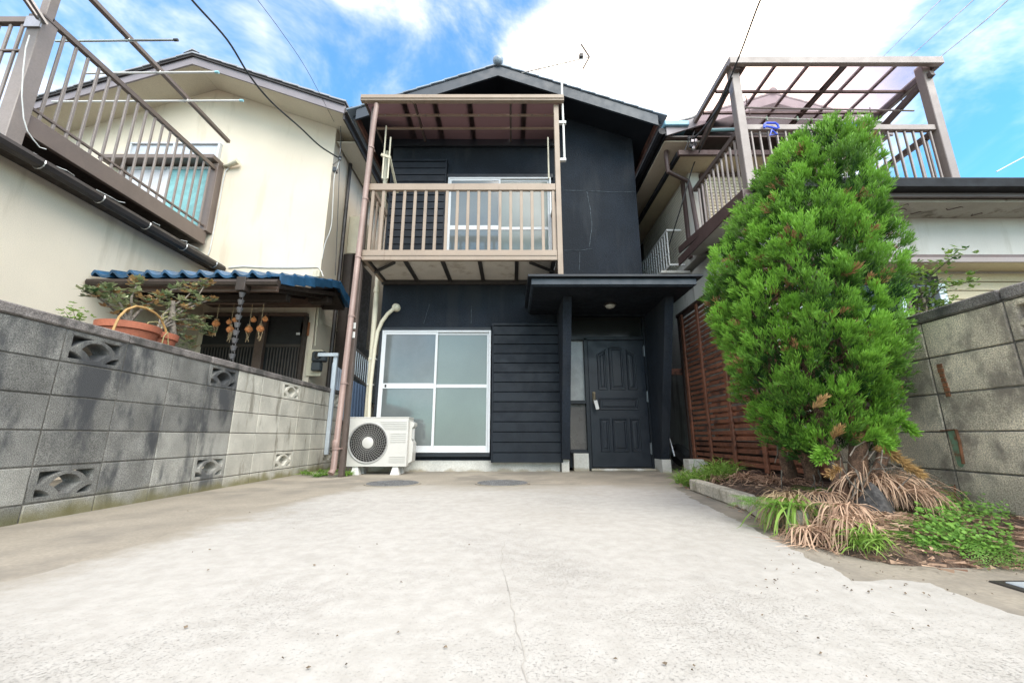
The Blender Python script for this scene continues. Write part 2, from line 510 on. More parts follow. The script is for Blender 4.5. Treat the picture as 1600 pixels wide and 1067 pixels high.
# roughen the two edges a little
def rough_edge(pts, amp=.018, seg=.05):
    out = []
    for a, b in zip(pts[:-1], pts[1:]):
        a = Vector(a); b = Vector(b); n = max(1, int((b - a).length / seg))
        for i in range(n):
            p = a.lerp(b, i / n)
            out.append((p.x + amp * (noise.noise(p * 9) * 1.4 + noise.noise(p * 40) * .7), p.y + amp * noise.noise(p * 9 + Vector((5, 5, 5))) * 1.6, p.z))
    out.append(pts[-1]); return out
le = rough_edge(left); re_ = rough_edge(right, .022, .022)
poly = [(le[0][0] - .9, .62, .008)] + le + re_ + [(re_[-1][0] + .9, .62, .008)]
me_ = bpy.data.meshes.new('driveway'); me_.from_pydata(poly, [], [tuple(range(len(poly)))]); fix_normals(me_)
me_.materials.append(M['slab'])
drv = bpy.data.objects.new('driveway', me_); C.objects.link(drv); drv['kind'] = 'structure'
# hairline crack running towards the house
cr_pts = [g(x, y, .0095) for x, y in ((828, 1066), (824, 1040), (818, 1012), (806, 985), (802, 955), (796, 925), (790, 905), (785, 870), (788, 845))]
cm = MB(); prev = None
cp = rough_edge(cr_pts, .012, .03)
for i, p in enumerate(cp):
    w = .0012 * (1 - .6 * i / len(cp))
    cur = ((p[0] - w, p[1], .0095), (p[0] + w, p[1], .0095))
    if prev: cm.quad(prev[0], prev[1], cur[1], cur[0])
    prev = cur
M['crack'] = mat('crack_dirt', (.335, .315, .28), .95, var=.3)
cm.build('driveway_crack', M['crack'], kind='structure')
# small litter, leaves and chips lying about
lit = MB()
for i in range(110):
    if i < 70:
        q = PZ(random.uniform(1180, 1600), random.uniform(855, 930), .012)
    else:
        q = PZ(random.uniform(250, 1500), random.uniform(780, 1060), .012)
    s_ = random.uniform(.0015, .0042); a = random.uniform(0, 6.28)
    vs = [(q.x + s_ * math.cos(a + t) * e, q.y + s_ * math.sin(a + t), .0105 + random.uniform(0, .005)) for t, e in ((0, 1.7), (1.7, 1), (3.1, 1.6), (4.6, 1))]
    lit.add(vs + [(q.x, q.y, .016)], [(0, 1, 4), (1, 2, 4), (2, 3, 4), (3, 0, 4)])
M['litter'] = mat('litter', (.12, .09, .06), .9, var=.5, vscale=10)
lit.build('leaf_litter', M['litter'], kind='stuff')
# darker damp stains where oil dripped
# manhole covers
mh = thing('manhole_cover', 'round grey iron drain cover in front of the outdoor unit', 'manhole cover', (-1.19, 4.30, 0), 'round drain covers in the driveway')
R_ = .275
MB().lathe([(R_, 0), (R_, .012), (R_ - .02, .012)], (-1.19, 4.30, .003), 40).build('rim', M['concsmooth'], mh, True)
cv = MB().lathe([(R_ - .022, .004), (R_ - .022, .016), (0, .016)], (-1.19, 4.30, .003), 40)
for i in range(-11, 12):
    for j in range(-11, 12):
        x, y = i * .021, j * .021
        if x * x + y * y < (R_ - .04) ** 2 and not (abs(x) < .04 and abs(y + .18) < .02):
            cv.box(-1.19 + x - .007, -1.19 + x + .007, 4.30 + y - .007, 4.30 + y + .007, .018, .0215)
cv.build('cover', M['manhole'], mh)
MB().box(-1.225, -1.155, 4.30 - .19, 4.30 - .175, .0175, .0205).build('lifting_slot', M['black'], mh)
m2 = copy_tree(mh, None, (-.095, 4.33, 0))
m2['label'] = 'round grey iron drain cover in front of the black board siding'
# drain plate at the right edge
dp = thing('drain_cover', 'blue grey metal cover plate let into the ground at the right edge', 'drain cover', PZ(1590, 920, 0))
a_ = PZ(1550, 912, 0)
MB().cbox(a_.x, a_.x + .42, a_.y - .24, a_.y + .01, .002, .009, .002).build('frame', M['darksteel'], dp)
MB().cbox(a_.x + .03, a_.x + .39, a_.y - .215, a_.y - .012, .004, .012, .002).build('plate', M['steelpale'], dp)

# ------------------------------------------------------------------ block walls
def vent_mesh(m, D=.12):
    cu = bpy.data.curves.new('vent', 'CURVE'); cu.dimensions = '2D'; cu.fill_mode = 'BOTH'
    cu.extrude = D / 2 - .004; cu.bevel_depth = .004; cu.bevel_resolution = 0; cu.offset = -.004
    def spl(pts):
        s = cu.splines.new('POLY'); s.points.add(len(pts) - 1)
        for p, q in zip(s.points, pts): p.co = (q[0], q[1], 0, 1)
        s.use_cyclic_u = True
    def arc(cx, cy, r, a0, a1, n=10):
        return [(cx + r * math.cos(math.radians(a0 + (a1 - a0) * i / n)), cy + r * math.sin(math.radians(a0 + (a1 - a0) * i / n))) for i in range(n + 1)]
    W, Hh = .1965, .0955
    spl([(-W, -Hh), (W, -Hh), (W, Hh), (-W, Hh)])
    # scale pattern: a middle arch between two quarter arches
    k = .76
    for sg in (-1, 1):
        # above the arch
        pts = [(sg * .155, .068), (sg * .028, .068)] + [(sg * x, y) for x, y in ((.060, .058), (.092, .042), (.118, .020), (.128, .006))] + [(sg * .155, .000)]
        spl(pts if sg < 0 else pts[::-1])
        # below, outside
        pts = [(sg * .158, -.030)] + [(sg * x, y) for x, y in ((.135, -.033), (.112, -.042), (.090, -.056), (.076, -.070))] + [(sg * .158, -.070)]
        spl(pts if sg < 0 else pts[::-1])
    eye = [(-.090, -.006), (-.070, .018), (-.045, .036), (-.018, .045), (.018, .045), (.045, .036), (.070, .018), (.090, -.006),
           (.062, -.020), (.040, -.040), (.024, -.060), (-.024, -.060), (-.040, -.040), (-.062, -.020)]
    spl(eye)
    ob = bpy.data.objects.new('tmp', cu); C.objects.link(ob)
    dg = bpy.context.evaluated_depsgraph_get()
    me = bpy.data.meshes.new_from_object(ob.evaluated_get(dg))
    bpy.data.objects.remove(ob); bpy.data.curves.remove(cu)
    me.transform(Matrix(((0, 0, 1, 0), (1, 0, 0, 0), (0, 1, 0, 0), (0, 0, 0, 1))))
    me.materials.clear(); me.materials.append(m); me.name = 'vent_block'
    return me
def block_wall(root, x, thick, side, y_first, k0, k1, ztop, ncourse, darkf, vents, cop_z, zlow=-.1):
    """stack bonded 400 x 200 blocks; x is the face seen from the drive, the wall lies on the 'side' of it"""
    xc = x + side * thick / 2
    vm = {}
    j = .0075
    mort = MB()
    xa, xb = sorted((x + side * .006, x + side * (thick - .006)))
    ya, yb = y_first + k0 * .4, y_first + k1 * .4
    for c in range(ncourse + 1):
        z = ztop - c * .2
        if z > -.05:
            mort.box(xa, xb, ya, yb, z - j / 2, z + j / 2 - .0005)
    for k in range(k0, k1 + 1):
        y = y_first + k * .4
        for c in range(ncourse):
            z1 = ztop - c * .2 - j / 2; z0 = z1 - .2 + j
            mort.box(xa, xb, y - j / 2, y + j / 2, z0, z1)
    mort.build('mortar', M['mortar'], root)
    for k in range(k0, k1):
        for c in range(ncourse):
            y = y_first + k * .4 + .2; z = ztop - c * .2 - .1
            m = darkf(k, c)
            jx = random.uniform(-.0015, .0015)
            if (k, c) in vents:
                if m.name not in vm: vm[m.name] = vent_mesh(m, thick)
                place('vent_block', vm[m.name], root, (xc, y, z))
            else:
                piece('block', (thick, .4 - j, .2 - j), m, root, (xc + jx, y, z), .004)
    k = k0
    while k < k1:
        n = 2 if k + 2 <= k1 else 1
        L = .4 * n
        piece('coping', (thick + .025, L - .006, cop_z - ztop), M['coping'], root,
              (xc + random.uniform(-.003, .003), y_first + k * .4 + L / 2, ztop + (cop_z - ztop) / 2 + .0015), .008)
        k += n
WLX = -2.68
lw = thing('concrete_block_wall', 'weathered grey concrete block wall with scale pattern vent blocks left of the drive', 'block wall', (WLX, 4, 0))
def lmat(k, c):
    if (k, c) in ((3, 3), (3, 4), (2, 4), (2, 5), (3, 5), (1, 5), (2, 3), (-1, 4), (0, 5)): return M['blockmid']
    return M['blockpale'] if (k >= 4 or (k == 3 and c in (4, 5) )) else M['blockdark']
lv = {(k, c) for k in (-3, 0, 3, 6, 9) for c in (0, 4)}
block_wall(lw, WLX, .12, -1, 2.39, -5, 13, 1.10, 6, lmat, lv, 1.16)
WRX = 2.33
rw = thing('concrete_block_wall', 'brown stained block wall behind the conifer on the right', 'block wall', (WRX, 2, 0))
block_wall(rw, WRX, .12, 1, 1.854, -4, 3, 1.09, 6, lambda k, c: M['blockright'], {(-1, 0), (-1, 4), (-4, 0), (-4, 4), (2, 0)}, 1.15)
# render patches, bolts and brackets on the right wall
M['rust'] = mat('rusty_steel', (.20, .085, .04), .8, var=.4, vscale=20, bump=.4)
M['greenpaint'] = mat('flaking_green_paint', (.16, .26, .17), .6, var=.2, vscale=8, dirt=(.20, .08, .04), dirt_amt=.35, dirt_scale=14)
gb = thing('wall_bracket', 'tapering green metal bracket with rusty edges on the right block wall', 'bracket', PX(1490, 672, WRX - .01))
gp_ = [PX(x, y, WRX) for x, y in ((1484, 673), (1497, 671), (1502, 690), (1508, 722), (1505, 729), (1500, 726), (1492, 700))]
MB().prism([(q.y, q.z) for q in gp_], 'x', WRX - .012, WRX - .001).build('plate', M['greenpaint'], gb)
rr = [PX(x, y, WRX) for x, y in ((1474, 672), (1497, 670.5), (1503, 690), (1509, 724))]
fl = MB()
for a_, b_ in zip(rr[:-1], rr[1:]): fl.beam((WRX - .012, a_.y, a_.z), (WRX - .012, b_.y, b_.z), .014, .005, (0, 1, 0))
fl.build('flange', M['rust'], gb)
p0 = PX(1491, 757, WRX); p1 = PX(1497, 792, WRX)
hk = MB().tube([(WRX + .01, p0.y, p0.z), (WRX - .02, p0.y, p0.z), (WRX - .02, p0.y - .02, p0.z - .005), (WRX - .014, p1.y, p1.z)], .0045, 6).build('wall_hook', M['rust'])
tag(hk, 'thin bent rusty hook low on the right block wall', 'hook')
p0 = PX(1468, 568, WRX); p1 = PX(1484, 620, WRX)
rs = MB()
pts = [p0.lerp(p1, i / 7) for i in range(8)]
for i in range(7):
    a, b = pts[i], pts[i + 1]
    w = random.uniform(.008, .014)
    rs.box(WRX - .004 - random.uniform(0, .004), WRX + .001, a.y - w, a.y + w, b.z + .004, a.z)
o = rs.build('rust_strip', M['rust']); tag(o, 'flaking strip of rust left on the right block wall', 'rusty strip')

# galvanised post and corrugated panel at the end of the left wall
gp = thing('steel_post', 'pale galvanised steel post fixed upright to the end of the left block wall', 'post', (-2.64, 6.05, 0))
MB().beam((-2.645, 6.05, .22), (-2.645, 6.05, 1.68), .055, .04, (0, 1, 0)).build('upright', M['steelpale'], gp)
MB().beam((-2.90, 6.02, 1.66), (-2.60, 6.02, 1.66), .04, .05).build('arm', M['steelpale'], gp)
cpn = thing('corrugated_panel', 'grey blue corrugated sheet screen in the gap behind the pink downpipe', 'screen', (-2.4, 6.4, 1))
M['corr'] = mat('corrugated_grey', (.26, .30, .36), .5, metal=.2, var=.15)
M['corrblue'] = mat('corrugated_blue', (.07, .105, .17), .5, metal=.1, var=.15)
def corrugated(c00, c10, c11, c01, n, amp, mt_, nm, par):
    b = MB(); c00, c10, c11, c01 = map(Vector, (c00, c10, c11, c01))
    nrm = (c10 - c00).cross(c01 - c00).normalized()
    vs = []
    for i in range(n + 1):
        o_ = nrm * (amp if i % 2 else -amp)
        vs.append(c00.lerp(c10, i / n) + o_); vs.append(c01.lerp(c11, i / n) + o_)
        vs.append(c00.lerp(c10, i / n) + o_ + nrm * .003); vs.append(c01.lerp(c11, i / n) + o_ + nrm * .003)
    fs = []
    for i in range(n):
        a = i * 4
        fs += [(a, a + 4, a + 5, a + 1), (a + 2, a + 3, a + 7, a + 6), (a, a + 2, a + 6, a + 4), (a + 1, a + 5, a + 7, a + 3)]
    return b.add(vs, fs).build(nm, mt_, par)
corrugated(PY(513, 637, 6.3), PY(541, 660, 6.45), PY(548, 588, 6.45), PY(519, 566, 6.3), 18, .006, M['corr'], 'sheet', cpn)
corrugated(PY(541, 660, 6.46), PY(573, 690, 6.6), PY(576, 606, 6.6), PY(547, 592, 6.46), 14, .006, M['corrblue'], 'sheet', cpn)
vf = thing('slat_railing', 'short dark railing with pale uprights standing above the blue sheet', 'railing', (-2.2, 6.8, 1))
a, b = PY(553, 585, 6.75), PY(580, 607, 6.75)
a2, b2 = PY(556, 545, 6.75), PY(583, 568, 6.75)
MB().beam(a, b, .03, .03).build('rail', M['darksteel'], vf); MB().beam(a2, b2, .03, .03).build('rail', M['darksteel'], vf)
for i in range(9):
    t = (i + .5) / 9
    bar('slat', a.lerp(b, t), a2.lerp(b2, t), .022, .012, M['steelpale'], vf)
# ------------------------------------------------------------------ the black house
HF = 5.85
bh = thing('black_house', 'two storey black painted house with beige balcony and gabled roof in the middle', 'house', (0, HF, 0))
SL = .373
RX, RZ = -.22, 6.10           # ridge line (underside of the roof deck)
def roof_z(x): return RZ - SL * abs(x - RX)
X0, X1 = -1.95, 1.99
# main body stands behind the door recess; the front skin closes it
gable = lambda x0, x1, z0: [(x0, z0), (x1, z0), (x1, roof_z(x1) - .01)] + ([(RX, RZ - .01)] if x0 < RX < x1 else []) + [(x0, roof_z(x0) - .01)]
MB().prism(gable(X0, X1, .15), 'y', HF + .22, 13.5).build('wall', M['blackwall'], bh)
MB().prism(gable(X0, .78, .15), 'y', HF, HF + .22).build('front_wall', M['blackwall'], bh)
MB().prism([(.78, 2.28), (X1, 2.28), (X1, roof_z(X1) - .01), (.78, roof_z(.78) - .01)], 'y', HF, HF + .22).build('front_wall', M['blackwall'], bh)
MB().cbox(X0 - .012, .66, HF - .02, HF + .1, 0, .15, .006).build('foundation', M['foundation'], bh)
MB().cbox(.86, 1.07, HF + .07, HF + .2, 0, .24, .004).build('foundation', M['foundation'], bh)
MB().cbox(1.99, 2.11, HF - .20, HF + .15, 0, .17, .004).build('foundation', M['foundation'], bh)
MB().cbox(.67, .77, HF - .12, HF + .1, 0, .17, .004).build('foundation', M['foundation'], bh)
# roof deck: two slopes, barge boards, verge tiles and ridge
RF = 5.30; RB = 13.8
XL, XR = -2.40, 2.24
for nm, xa, xb in (('roof', XL, RX), ('roof', RX, XR)):
    poly_ = [(xa, roof_z(xa)), (xb, roof_z(xb)), (xb, roof_z(xb) + .05), (xa, roof_z(xa) + .05)]
    MB().prism(poly_, 'y', RF + .03, RB).build(nm, M['blacktrim'], bh)
for xa, xb in ((XL + .02, RX), (RX, XR - .02)):
    poly_ = [(xa, roof_z(xa) - .13), (xb, roof_z(xb) - .13), (xb, roof_z(xb) + .045), (xa, roof_z(xa) + .045)]
    MB().prism(poly_, 'y', RF, RF + .03).build('barge_board', M['fasciapaint'], bh)
# side eaves: fascia and gutter
M['redbrown'] = mat('red_brown_fascia', (.13, .055, .04), .6, var=.2, vscale=4, dirt=(.05, .025, .02), dirt_amt=.4)
MB().box(XR - .03, XR - .005, RF + .04, RB, roof_z(XR) - .10, roof_z(XR) + .02).build('eave_board', M['redbrown'], bh)
MB().box(XL + .005, XL + .03, RF + .04, RB, roof_z(XL) - .10, roof_z(XL) + .02).build('eave_board', M['redbrown'], bh)
MB().tube([(XR + .03, RF + .1, roof_z(XR) - .01), (XR + .03, RB, roof_z(XR) - .01)], .04, 8).build('gutter', M['blacktrim'], bh, True)
MB().tube([(XL - .03, RF + .1, roof_z(XL) - .01), (XL - .03, RB, roof_z(XL) - .01)], .04, 8).build('gutter', M['blacktrim'], bh, True)
# tiles, course by course up each slope: the verge tile of each course and the field behind
ang = math.atan(SL)
for sgn, xe in ((-1, XL), (1, XR)):
    n = int(abs(xe - RX) / math.cos(0) / .215)
    for i in range(n + 1):
        xm = RX + sgn * (.10 + i * (abs(xe - RX) - .08) / n)
        zc = roof_z(xm) + .075
        rot = (0, -ang * -sgn, 0)
        piece('verge_tile', (.235, .24, .028), M['tilegrey'], bh, (xm, RF + .10, zc + .008), .006, rot=(0, sgn * (ang - .05), 0))
        piece('roof_tile', (.235, RB - RF - .25, .024), M['tilegrey'], bh, (xm, (RF + RB) / 2 + .10, zc), .004, rot=(0, sgn * (ang - .05), 0))
rt = MB().tube([(RX, RF - .03, RZ + .13), (RX, RB, RZ + .13)], .065, 12).build('ridge_tile', M['tilegrey'], bh, True)
MB().lathe([(0, -.07), (.05, -.06), (.078, -.03), (.085, 0), (.08, .03)], (RX, RF - .02, RZ + .13), 16, 'y').build('ridge_end_tile', M['tilegrey'], bh, True)
# cracks patched in the render of the upper wall
def crack(pts, w, nm='crack_filler', y=HF - .003):
    b = MB(); P_ = [PY(x, yy, y) for x, yy in pts]
    out = []
    for a, c_ in zip(P_[:-1], P_[1:]):
        n = max(2, int((c_ - a).length / .04))
        for i in range(n):
            q = a.lerp(c_, i / n); q.x += .006 * noise.noise(q * 14); q.z += .006 * noise.noise(q * 14 + Vector((3, 3, 3))); out.append(q)
    out.append(P_[-1])
    for a, c_ in zip(out[:-1], out[1:]):
        b.beam((a.x, y, a.z), (c_.x, y, c_.z), w * random.uniform(.5, 1.3), .004, (0, 1, 0))
    return b.build(nm, M['chalk'], bh, kind='stuff')
crack([(880, 297), (920, 298), (960, 300), (992, 299)], .007)
crack([(917, 299), (922, 325), (925, 350), (921, 385)], .008)
crack([(882, 391), (905, 391), (926, 388)], .006)
crack([(906, 393), (905, 422)], .006)
crack([(737, 478), (736, 505)], .005)
crack([(671, 475), (662, 505)], .005)
# boarded shutter boxes
def board_box(x0, x1, z0, z1, n, yb, depth):
    p = MB().box(x0 + .012, x1 - .012, yb - depth + .016, yb, z0 + .004, z1 - .01).build('shutter_box', M['blacktrim'], bh)
    h = (z1 - z0 - .045) / n
    for i in range(n):
        za = z0 + i * h
        me = _cache.get(('bd', round(x1 - x0, 3), round(h, 4)))
        if me is None:
            b = MB(); t = .018; y = 0
            # weatherboard: proud at its lower edge, thin at the top, with a shadow gap below
            b.prism([(-t, .003), (-t + .002, h - .012), (.003, h - .002), (.012, h - .002), (.012, .003)], 'x', 0, x1 - x0 - .05)
            me = bpy.data.meshes.new('board'); me.from_pydata(b.v, [], b.f); fix_normals(me); me.materials.append(M['blackboard'])
            _cache[('bd', round(x1 - x0, 3), round(h, 4))] = me
        place('board', me, p, (x0 + .025, yb - depth, za))
    MB().cbox(x0, x0 + .024, yb - depth - .022, yb, z0, z1 - .045, .003).build('edge_trim', M['blackboard'], p)
    MB().cbox(x1 - .024, x1, yb - depth - .022, yb, z0, z1 - .045, .003).build('edge_trim', M['blackboard'], p)
    MB().cbox(x0 - .01, x1 + .01, yb - depth - .03, yb, z1 - .045, z1 - .01, .004).build('cap', M['blackboard'], p)
board_box(-.285, .69, .125, 2.08, 14, HF, .10)
board_box(-1.93, -1.04, 2.96, 4.80, 15, HF, .10)
# sliding windows
def sliding_window(root, x0, x1, z0, z1, y, railz, gl, gr, fm, w=.035, trim=None, label=None):
    """outer frame, two sashes (left one in front) each with two panes"""
    f = MB()
    f.cbox(x0, x0 + .028, y - .07, y, z0, z1, .003).cbox(x1 - .028, x1, y - .07, y, z0, z1, .003)
    f.cbox(x0 + .028, x1 - .028, y - .07, y, z1 - .028, z1, .003).cbox(x0 + .028, x1 - .028, y - .08, y, z0, z0 + .03, .003)
    fr = f.build('window', fm, root)
    xm = (x0 + x1) / 2
    for i, (xa, xb, yy, g_) in enumerate(((x0 + .022, xm + .02, y - .052, gl), (xm - .02, x1 - .022, y - .026, gr))):
        s = MB(); za, zb = z0 + .03, z1 - .028
        s.cbox(xa, xa + w, yy - .012, yy + .012, za, zb, .003).cbox(xb - w, xb, yy - .012, yy + .012, za, zb, .003)
        s.cbox(xa + w, xb - w, yy - .012, yy + .012, zb - w, zb, .003).cbox(xa + w, xb - w, yy - .012, yy + .012, za, za + w * 1.7, .003)
        rw_ = .075 if i == 0 else .05
        if railz: s.cbox(xa + w, xb - w, yy - .012, yy + .012, railz - rw_ / 2, railz + rw_ / 2, .003)
        s.build('sash', fm, fr)
        zs = [(za + w * 1.7, railz - rw_ / 2), (railz + rw_ / 2, zb - w)] if railz else [(za + w * 1.7, zb - w)]
        for zc, zd in zs:
            MB().box(xa + w - .004, xb - w + .004, yy - .003, yy + .003, zc - .004, zd + .004).build('pane', g_, fr)
    return fr
wA = sliding_window(bh, -1.885, -.305, .255, 1.975, HF - .005, 1.165, M['glassgrey'], M['glassgreen'], M['alu'])
MB().cbox(-1.80, -1.775, HF - .075, HF - .066, 1.145, 1.185, .002).build('latch', M['darksteel'], wA)
t_ = MB().cbox(-1.935, -1.886, HF - .045, HF, .20, 2.03, .003).cbox(-1.886, -.304, HF - .045, HF, 1.977, 2.03, .003).cbox(-1.886, -.304, HF - .075, HF, .20, .253, .003)
t_.build('window_trim', M['blacktrim'], bh)
wB = sliding_window(bh, -1.02, .62, 2.90, 4.50, HF - .005, 3.62, M['glassgrey'], M['glassgreen'], M['alu'])
MB().cbox(-1.05, .66, HF - .06, HF, 4.505, 4.57, .003).build('window_trim', M['blacktrim'], bh)

# ---- porch: canopy, wing walls, door, side light
pc = MB().cbox(.235, 2.235, 4.665, HF + .2, 2.255, 2.335, .004).build('porch_roof', M['fasciapaint'], bh)
MB().cbox(.19, 2.30, 4.615, HF, 2.338, 2.372, .006).build('porch_roof_sheet', M['blacktrim'], pc)
MB().cbox(.262, 2.21, 4.69, HF - .003, 2.238, 2.2535, .002).build('porch_soffit', M['blackboard'], pc)
for xa, xb in ((.665, .775), (1.99, 2.10)):
    MB().prism([(HF + .2, .171), (HF - .17, .171), (5.05, 2.236), (HF + .2, 2.236)], 'x', xa, xb).build('wing_wall', M['blackwall'], bh)
DY = 6.0
# recess surround
MB().box(.776, 1.989, DY + .05, DY + .07, .04, 2.279).build('recess_wall', M['blacktrim'], bh)
fr = MB()
fr.cbox(.776, .825, DY - .06, DY + .05, .25, 2.24, .004).cbox(1.065, 1.12, DY - .06, DY + .05, .03, 1.90, .004)
fr.cbox(1.958, 1.989, DY - .06, DY + .05, .03, 2.24, .004).cbox(.825, 1.958, DY - .06, DY + .05, 1.868, 1.925, .004)
fr.cbox(.825, 1.065, DY - .06, DY + .05, .925, .975, .004).cbox(.825, 1.065, DY - .06, DY + .05, .24, .29, .004)
dfr = fr.build('door_frame', M['blacktrim'], bh)
MB().box(.826, 1.064, DY, DY + .01, .976, 1.867).build('side_light', M['glasspale'], dfr)
MB().box(.826, 1.064, DY, DY + .01, .291, .924).build('side_light', M['glassbrown'], dfr)
MB().box(.826, 1.957, DY, DY + .01, 1.926, 2.236).build('transom_light', M['glassdark'], dfr)
MB().cbox(1.10, 1.99, DY - .12, DY + .05, .006, .035, .004).build('threshold', M['foundation'], bh)
DX0, DX1, DZ0, DZ1 = 1.124, 1.954, .052, 1.862
dr = MB().cbox(DX0, DX1, DY - .045, DY - .005, DZ0, DZ1, .003).build('door', M['doorpaint'], bh)
dw, dh = DX1 - DX0, DZ1 - DZ0
def dpt(u, v): return DX0 + u * dw, DZ1 - v * dh
def moulding(pts):
    """raised rim round a recessed field with a raised centre"""
    b = MB(); n = len(pts)
    cx = sum(p[0] for p in pts) / n; cz = sum(p[1] for p in pts) / n
    def inset(d):
        out = []
        for i, p in enumerate(pts):
            a = Vector(pts[i - 1]); q = Vector(p); c_ = Vector(pts[(i + 1) % n])
            e1 = (q - a).normalized(); e2 = (c_ - q).normalized()
            n1_ = Vector((e1.y, -e1.x)); n2_ = Vector((e2.y, -e2.x))
            if n1_.dot(Vector((cx, cz)) - q) < 0: n1_ = -n1_
            if n2_.dot(Vector((cx, cz)) - q) < 0: n2_ = -n2_
            bis = (n1_ + n2_).normalized(); k = d / max(.3, bis.dot(n1_))
            out.append(q + bis * k)
        return out
    y0 = DY - .0455
    rings = [([Vector(p) for p in pts], y0), (inset(.008), y0 - .013), (inset(.019), y0 - .012), (inset(.026), y0 - .001), (inset(.040), y0 - .001), (inset(.055), y0 - .010)]
    vs = []
    for r, y in rings: vs += [(p.x, y, p.y) for p in r]
    fs = []
    for k in range(len(rings) - 1):
        for i in range(n):
            j = (i + 1) % n
            fs.append((k * n + i, k * n + j, (k + 1) * n + j, (k + 1) * n + i))
    fs.append(tuple(range((len(rings) - 1) * n, len(rings) * n)))
    b.add(vs, fs).build('panel_moulding', M['doorpaint'], dr)
def rect(u0, u1, v0, v1): return [dpt(u0, v0), dpt(u1, v0), dpt(u1, v1), dpt(u0, v1)]
moulding([dpt(.155, .115), dpt(.27, .085), dpt(.325, .07), dpt(.325, .405), dpt(.155, .405)])
moulding([dpt(.365, .060), dpt(.43, .052), dpt(.57, .052), dpt(.635, .060), dpt(.635, .405), dpt(.365, .405)])
moulding([dpt(.675, .07), dpt(.73, .085), dpt(.845, .115), dpt(.845, .405), dpt(.675, .405)])
moulding(rect(.155, .845, .47, .565))
moulding(rect(.155, .325, .63, .885)); moulding(rect(.365, .635, .63, .885)); moulding(rect(.675, .845, .63, .885))
for v in (.09, .46, .86):
    x, z = dpt(1.0, v)
    MB().cbox(x - .012, x + .016, DY - .058, DY - .04, z - .075, z + .075, .003).tube([(x + .004, DY - .062, z - .08), (x + .004, DY - .062, z + .08)], .007, 8).build('hinge', M['alugrey'], dr)
hx, hz = dpt(.075, .455)
hb = MB().cbox(hx - .022, hx + .022, DY - .054, DY - .044, hz - .10, hz + .06, .004)
hb.tube([(hx, DY - .06, hz - .085), (hx, DY - .095, hz - .08), (hx, DY - .105, hz - .02), (hx, DY - .09, hz + .025), (hx, DY - .06, hz + .03)], .009, 8)
hb.lathe([(0, -.075), (.014, -.075), (.016, -.06), (.016, -.05)], (hx, DY, hz + .045), 12, 'y')
hb.build('handle', M['brass'], dr, True)
kt = thing('key_box', 'white tag and small key lock hanging from the handle of the black front door', 'key tag', (hx, DY - .11, hz - .12))
MB().tube([(hx + .0 + .022 * math.cos(a), DY - .112, hz - .085 + .026 * math.sin(a)) for a in [i * math.pi * 2 / 14 for i in range(15)]], .005, 6, False).build('shackle', M['steel'], kt, True)
MB().cbox(hx - .014, hx + .022, DY - .125, DY - .105, hz - .15, hz - .10, .004).build('lock_body', M['darksteel'], kt)
tb = MB().cbox(-.024, .024, -.003, .003, -.065, .065, .002).build('tag', M['white'], kt)
tb.location = Vector((.030, -.02, -.075)); tb.rotation_euler = (0, -.22, 0)
lx, lz = PY(953, 473, 5.35).x, 2.236
lp = thing('ceiling_lamp', 'small round glass lamp under the porch canopy above the door', 'lamp', (lx, 5.35, lz))
MB().lathe([(.085, 0), (.088, -.02), (.075, -.028)], (lx, 5.35, lz), 24).build('base', M['darksteel'], lp, True)
M['lampglass'] = mat('opal_glass', (.45, .44, .40), .25, var=.03)
MB().lathe([(0, -.065), (.03, -.062), (.055, -.05), (.07, -.028)], (lx, 5.35, lz), 24).build('shade', M['lampglass'], lp, True)

# ---- balcony
BX0, BX1, BY = -1.985, .66, 5.06
bal = MB().cbox(BX0, BX1 - .06, BY - .05, BY, 2.73, 2.875, .004).build('balcony', M['beige'], bh)
MB().cbox(BX0 + .012, BX1 - .07, BY - .058, BY - .0505, 2.79, 2.83, .002).build('beam_rib', M['beige'], bal)
for xa in (BX0 + .01, BX1 - .06):
    MB().cbox(xa, xa + .05, BY, HF - .003, 2.73, 2.84, .003).build('side_beam', M['beige'], bal)
for i in range(6):
    x = BX0 + .06 + (BX1 - BX0 - .16) * i / 5
    MB().cbox(x - .025, x + .025, BY + .002, HF - .004, 2.735, 2.80, .003).build('joist', M['darksteel'], bal)
for i in range(5):
    xa = BX0 + .06 + (BX1 - BX0 - .16) * i / 5 + .026; xb = BX0 + .06 + (BX1 - BX0 - .16) * (i + 1) / 5 - .026
    MB().cbox(xa, xb, BY + .01, HF - .01, 2.765, 2.785, .002).build('deck_panel', M['deckpanel'], bal)
MB().cbox(BX0 + .02, BX1 - .03, HF - .055, HF - .002, 2.70, 2.765, .003).build('ledger', M['darksteel'], bal)
MB().beam((BX0 + .05, BY + .35, 2.725), (BX0 + .42, BY + .02, 2.725), .03, .03).build('brace', M['darksteel'], bal)
MB().beam((BX1 - .06, BY + .35, 2.725), (BX1 - .42, BY + .02, 2.725), .03, .03).build('brace', M['darksteel'], bal)
MB().cbox(BX0 + .012, BX1 - .058, BY - .05, BY, 3.765, 3.868, .006).build('top_rail', M['beige'], bal)
for i in range(18):
    x = -1.912 + .1457 * i
    piece('baluster', (.040, .022, 3.765 - 2.876), M['beige'], bal, (x, BY - .025, (3.765 + 2.876) / 2), .003)
for xs in (BX0 + .035, BX1 - .035):
    MB().cbox(xs - .02, xs + .02, BY + .002, HF - .003, 3.79, 3.86, .004).build('side_rail', M['beige'], bal)
    for i in range(5):
        piece('baluster', (.022, .036, .924), M['beige'], bal, (xs, BY + .12 + .145 * i, 3.3275), .003)
MB().cbox(BX1 - .058, BX1 + .012, BY - .06, BY + .01, 2.374, 5.15, .004).build('post', M['beige'], bal)
MB().cbox(BX0 - .06, BX0 - .002, BY - .02, BY + .05, .01, 5.15, .004).build('post', M['brownpost'], bal)
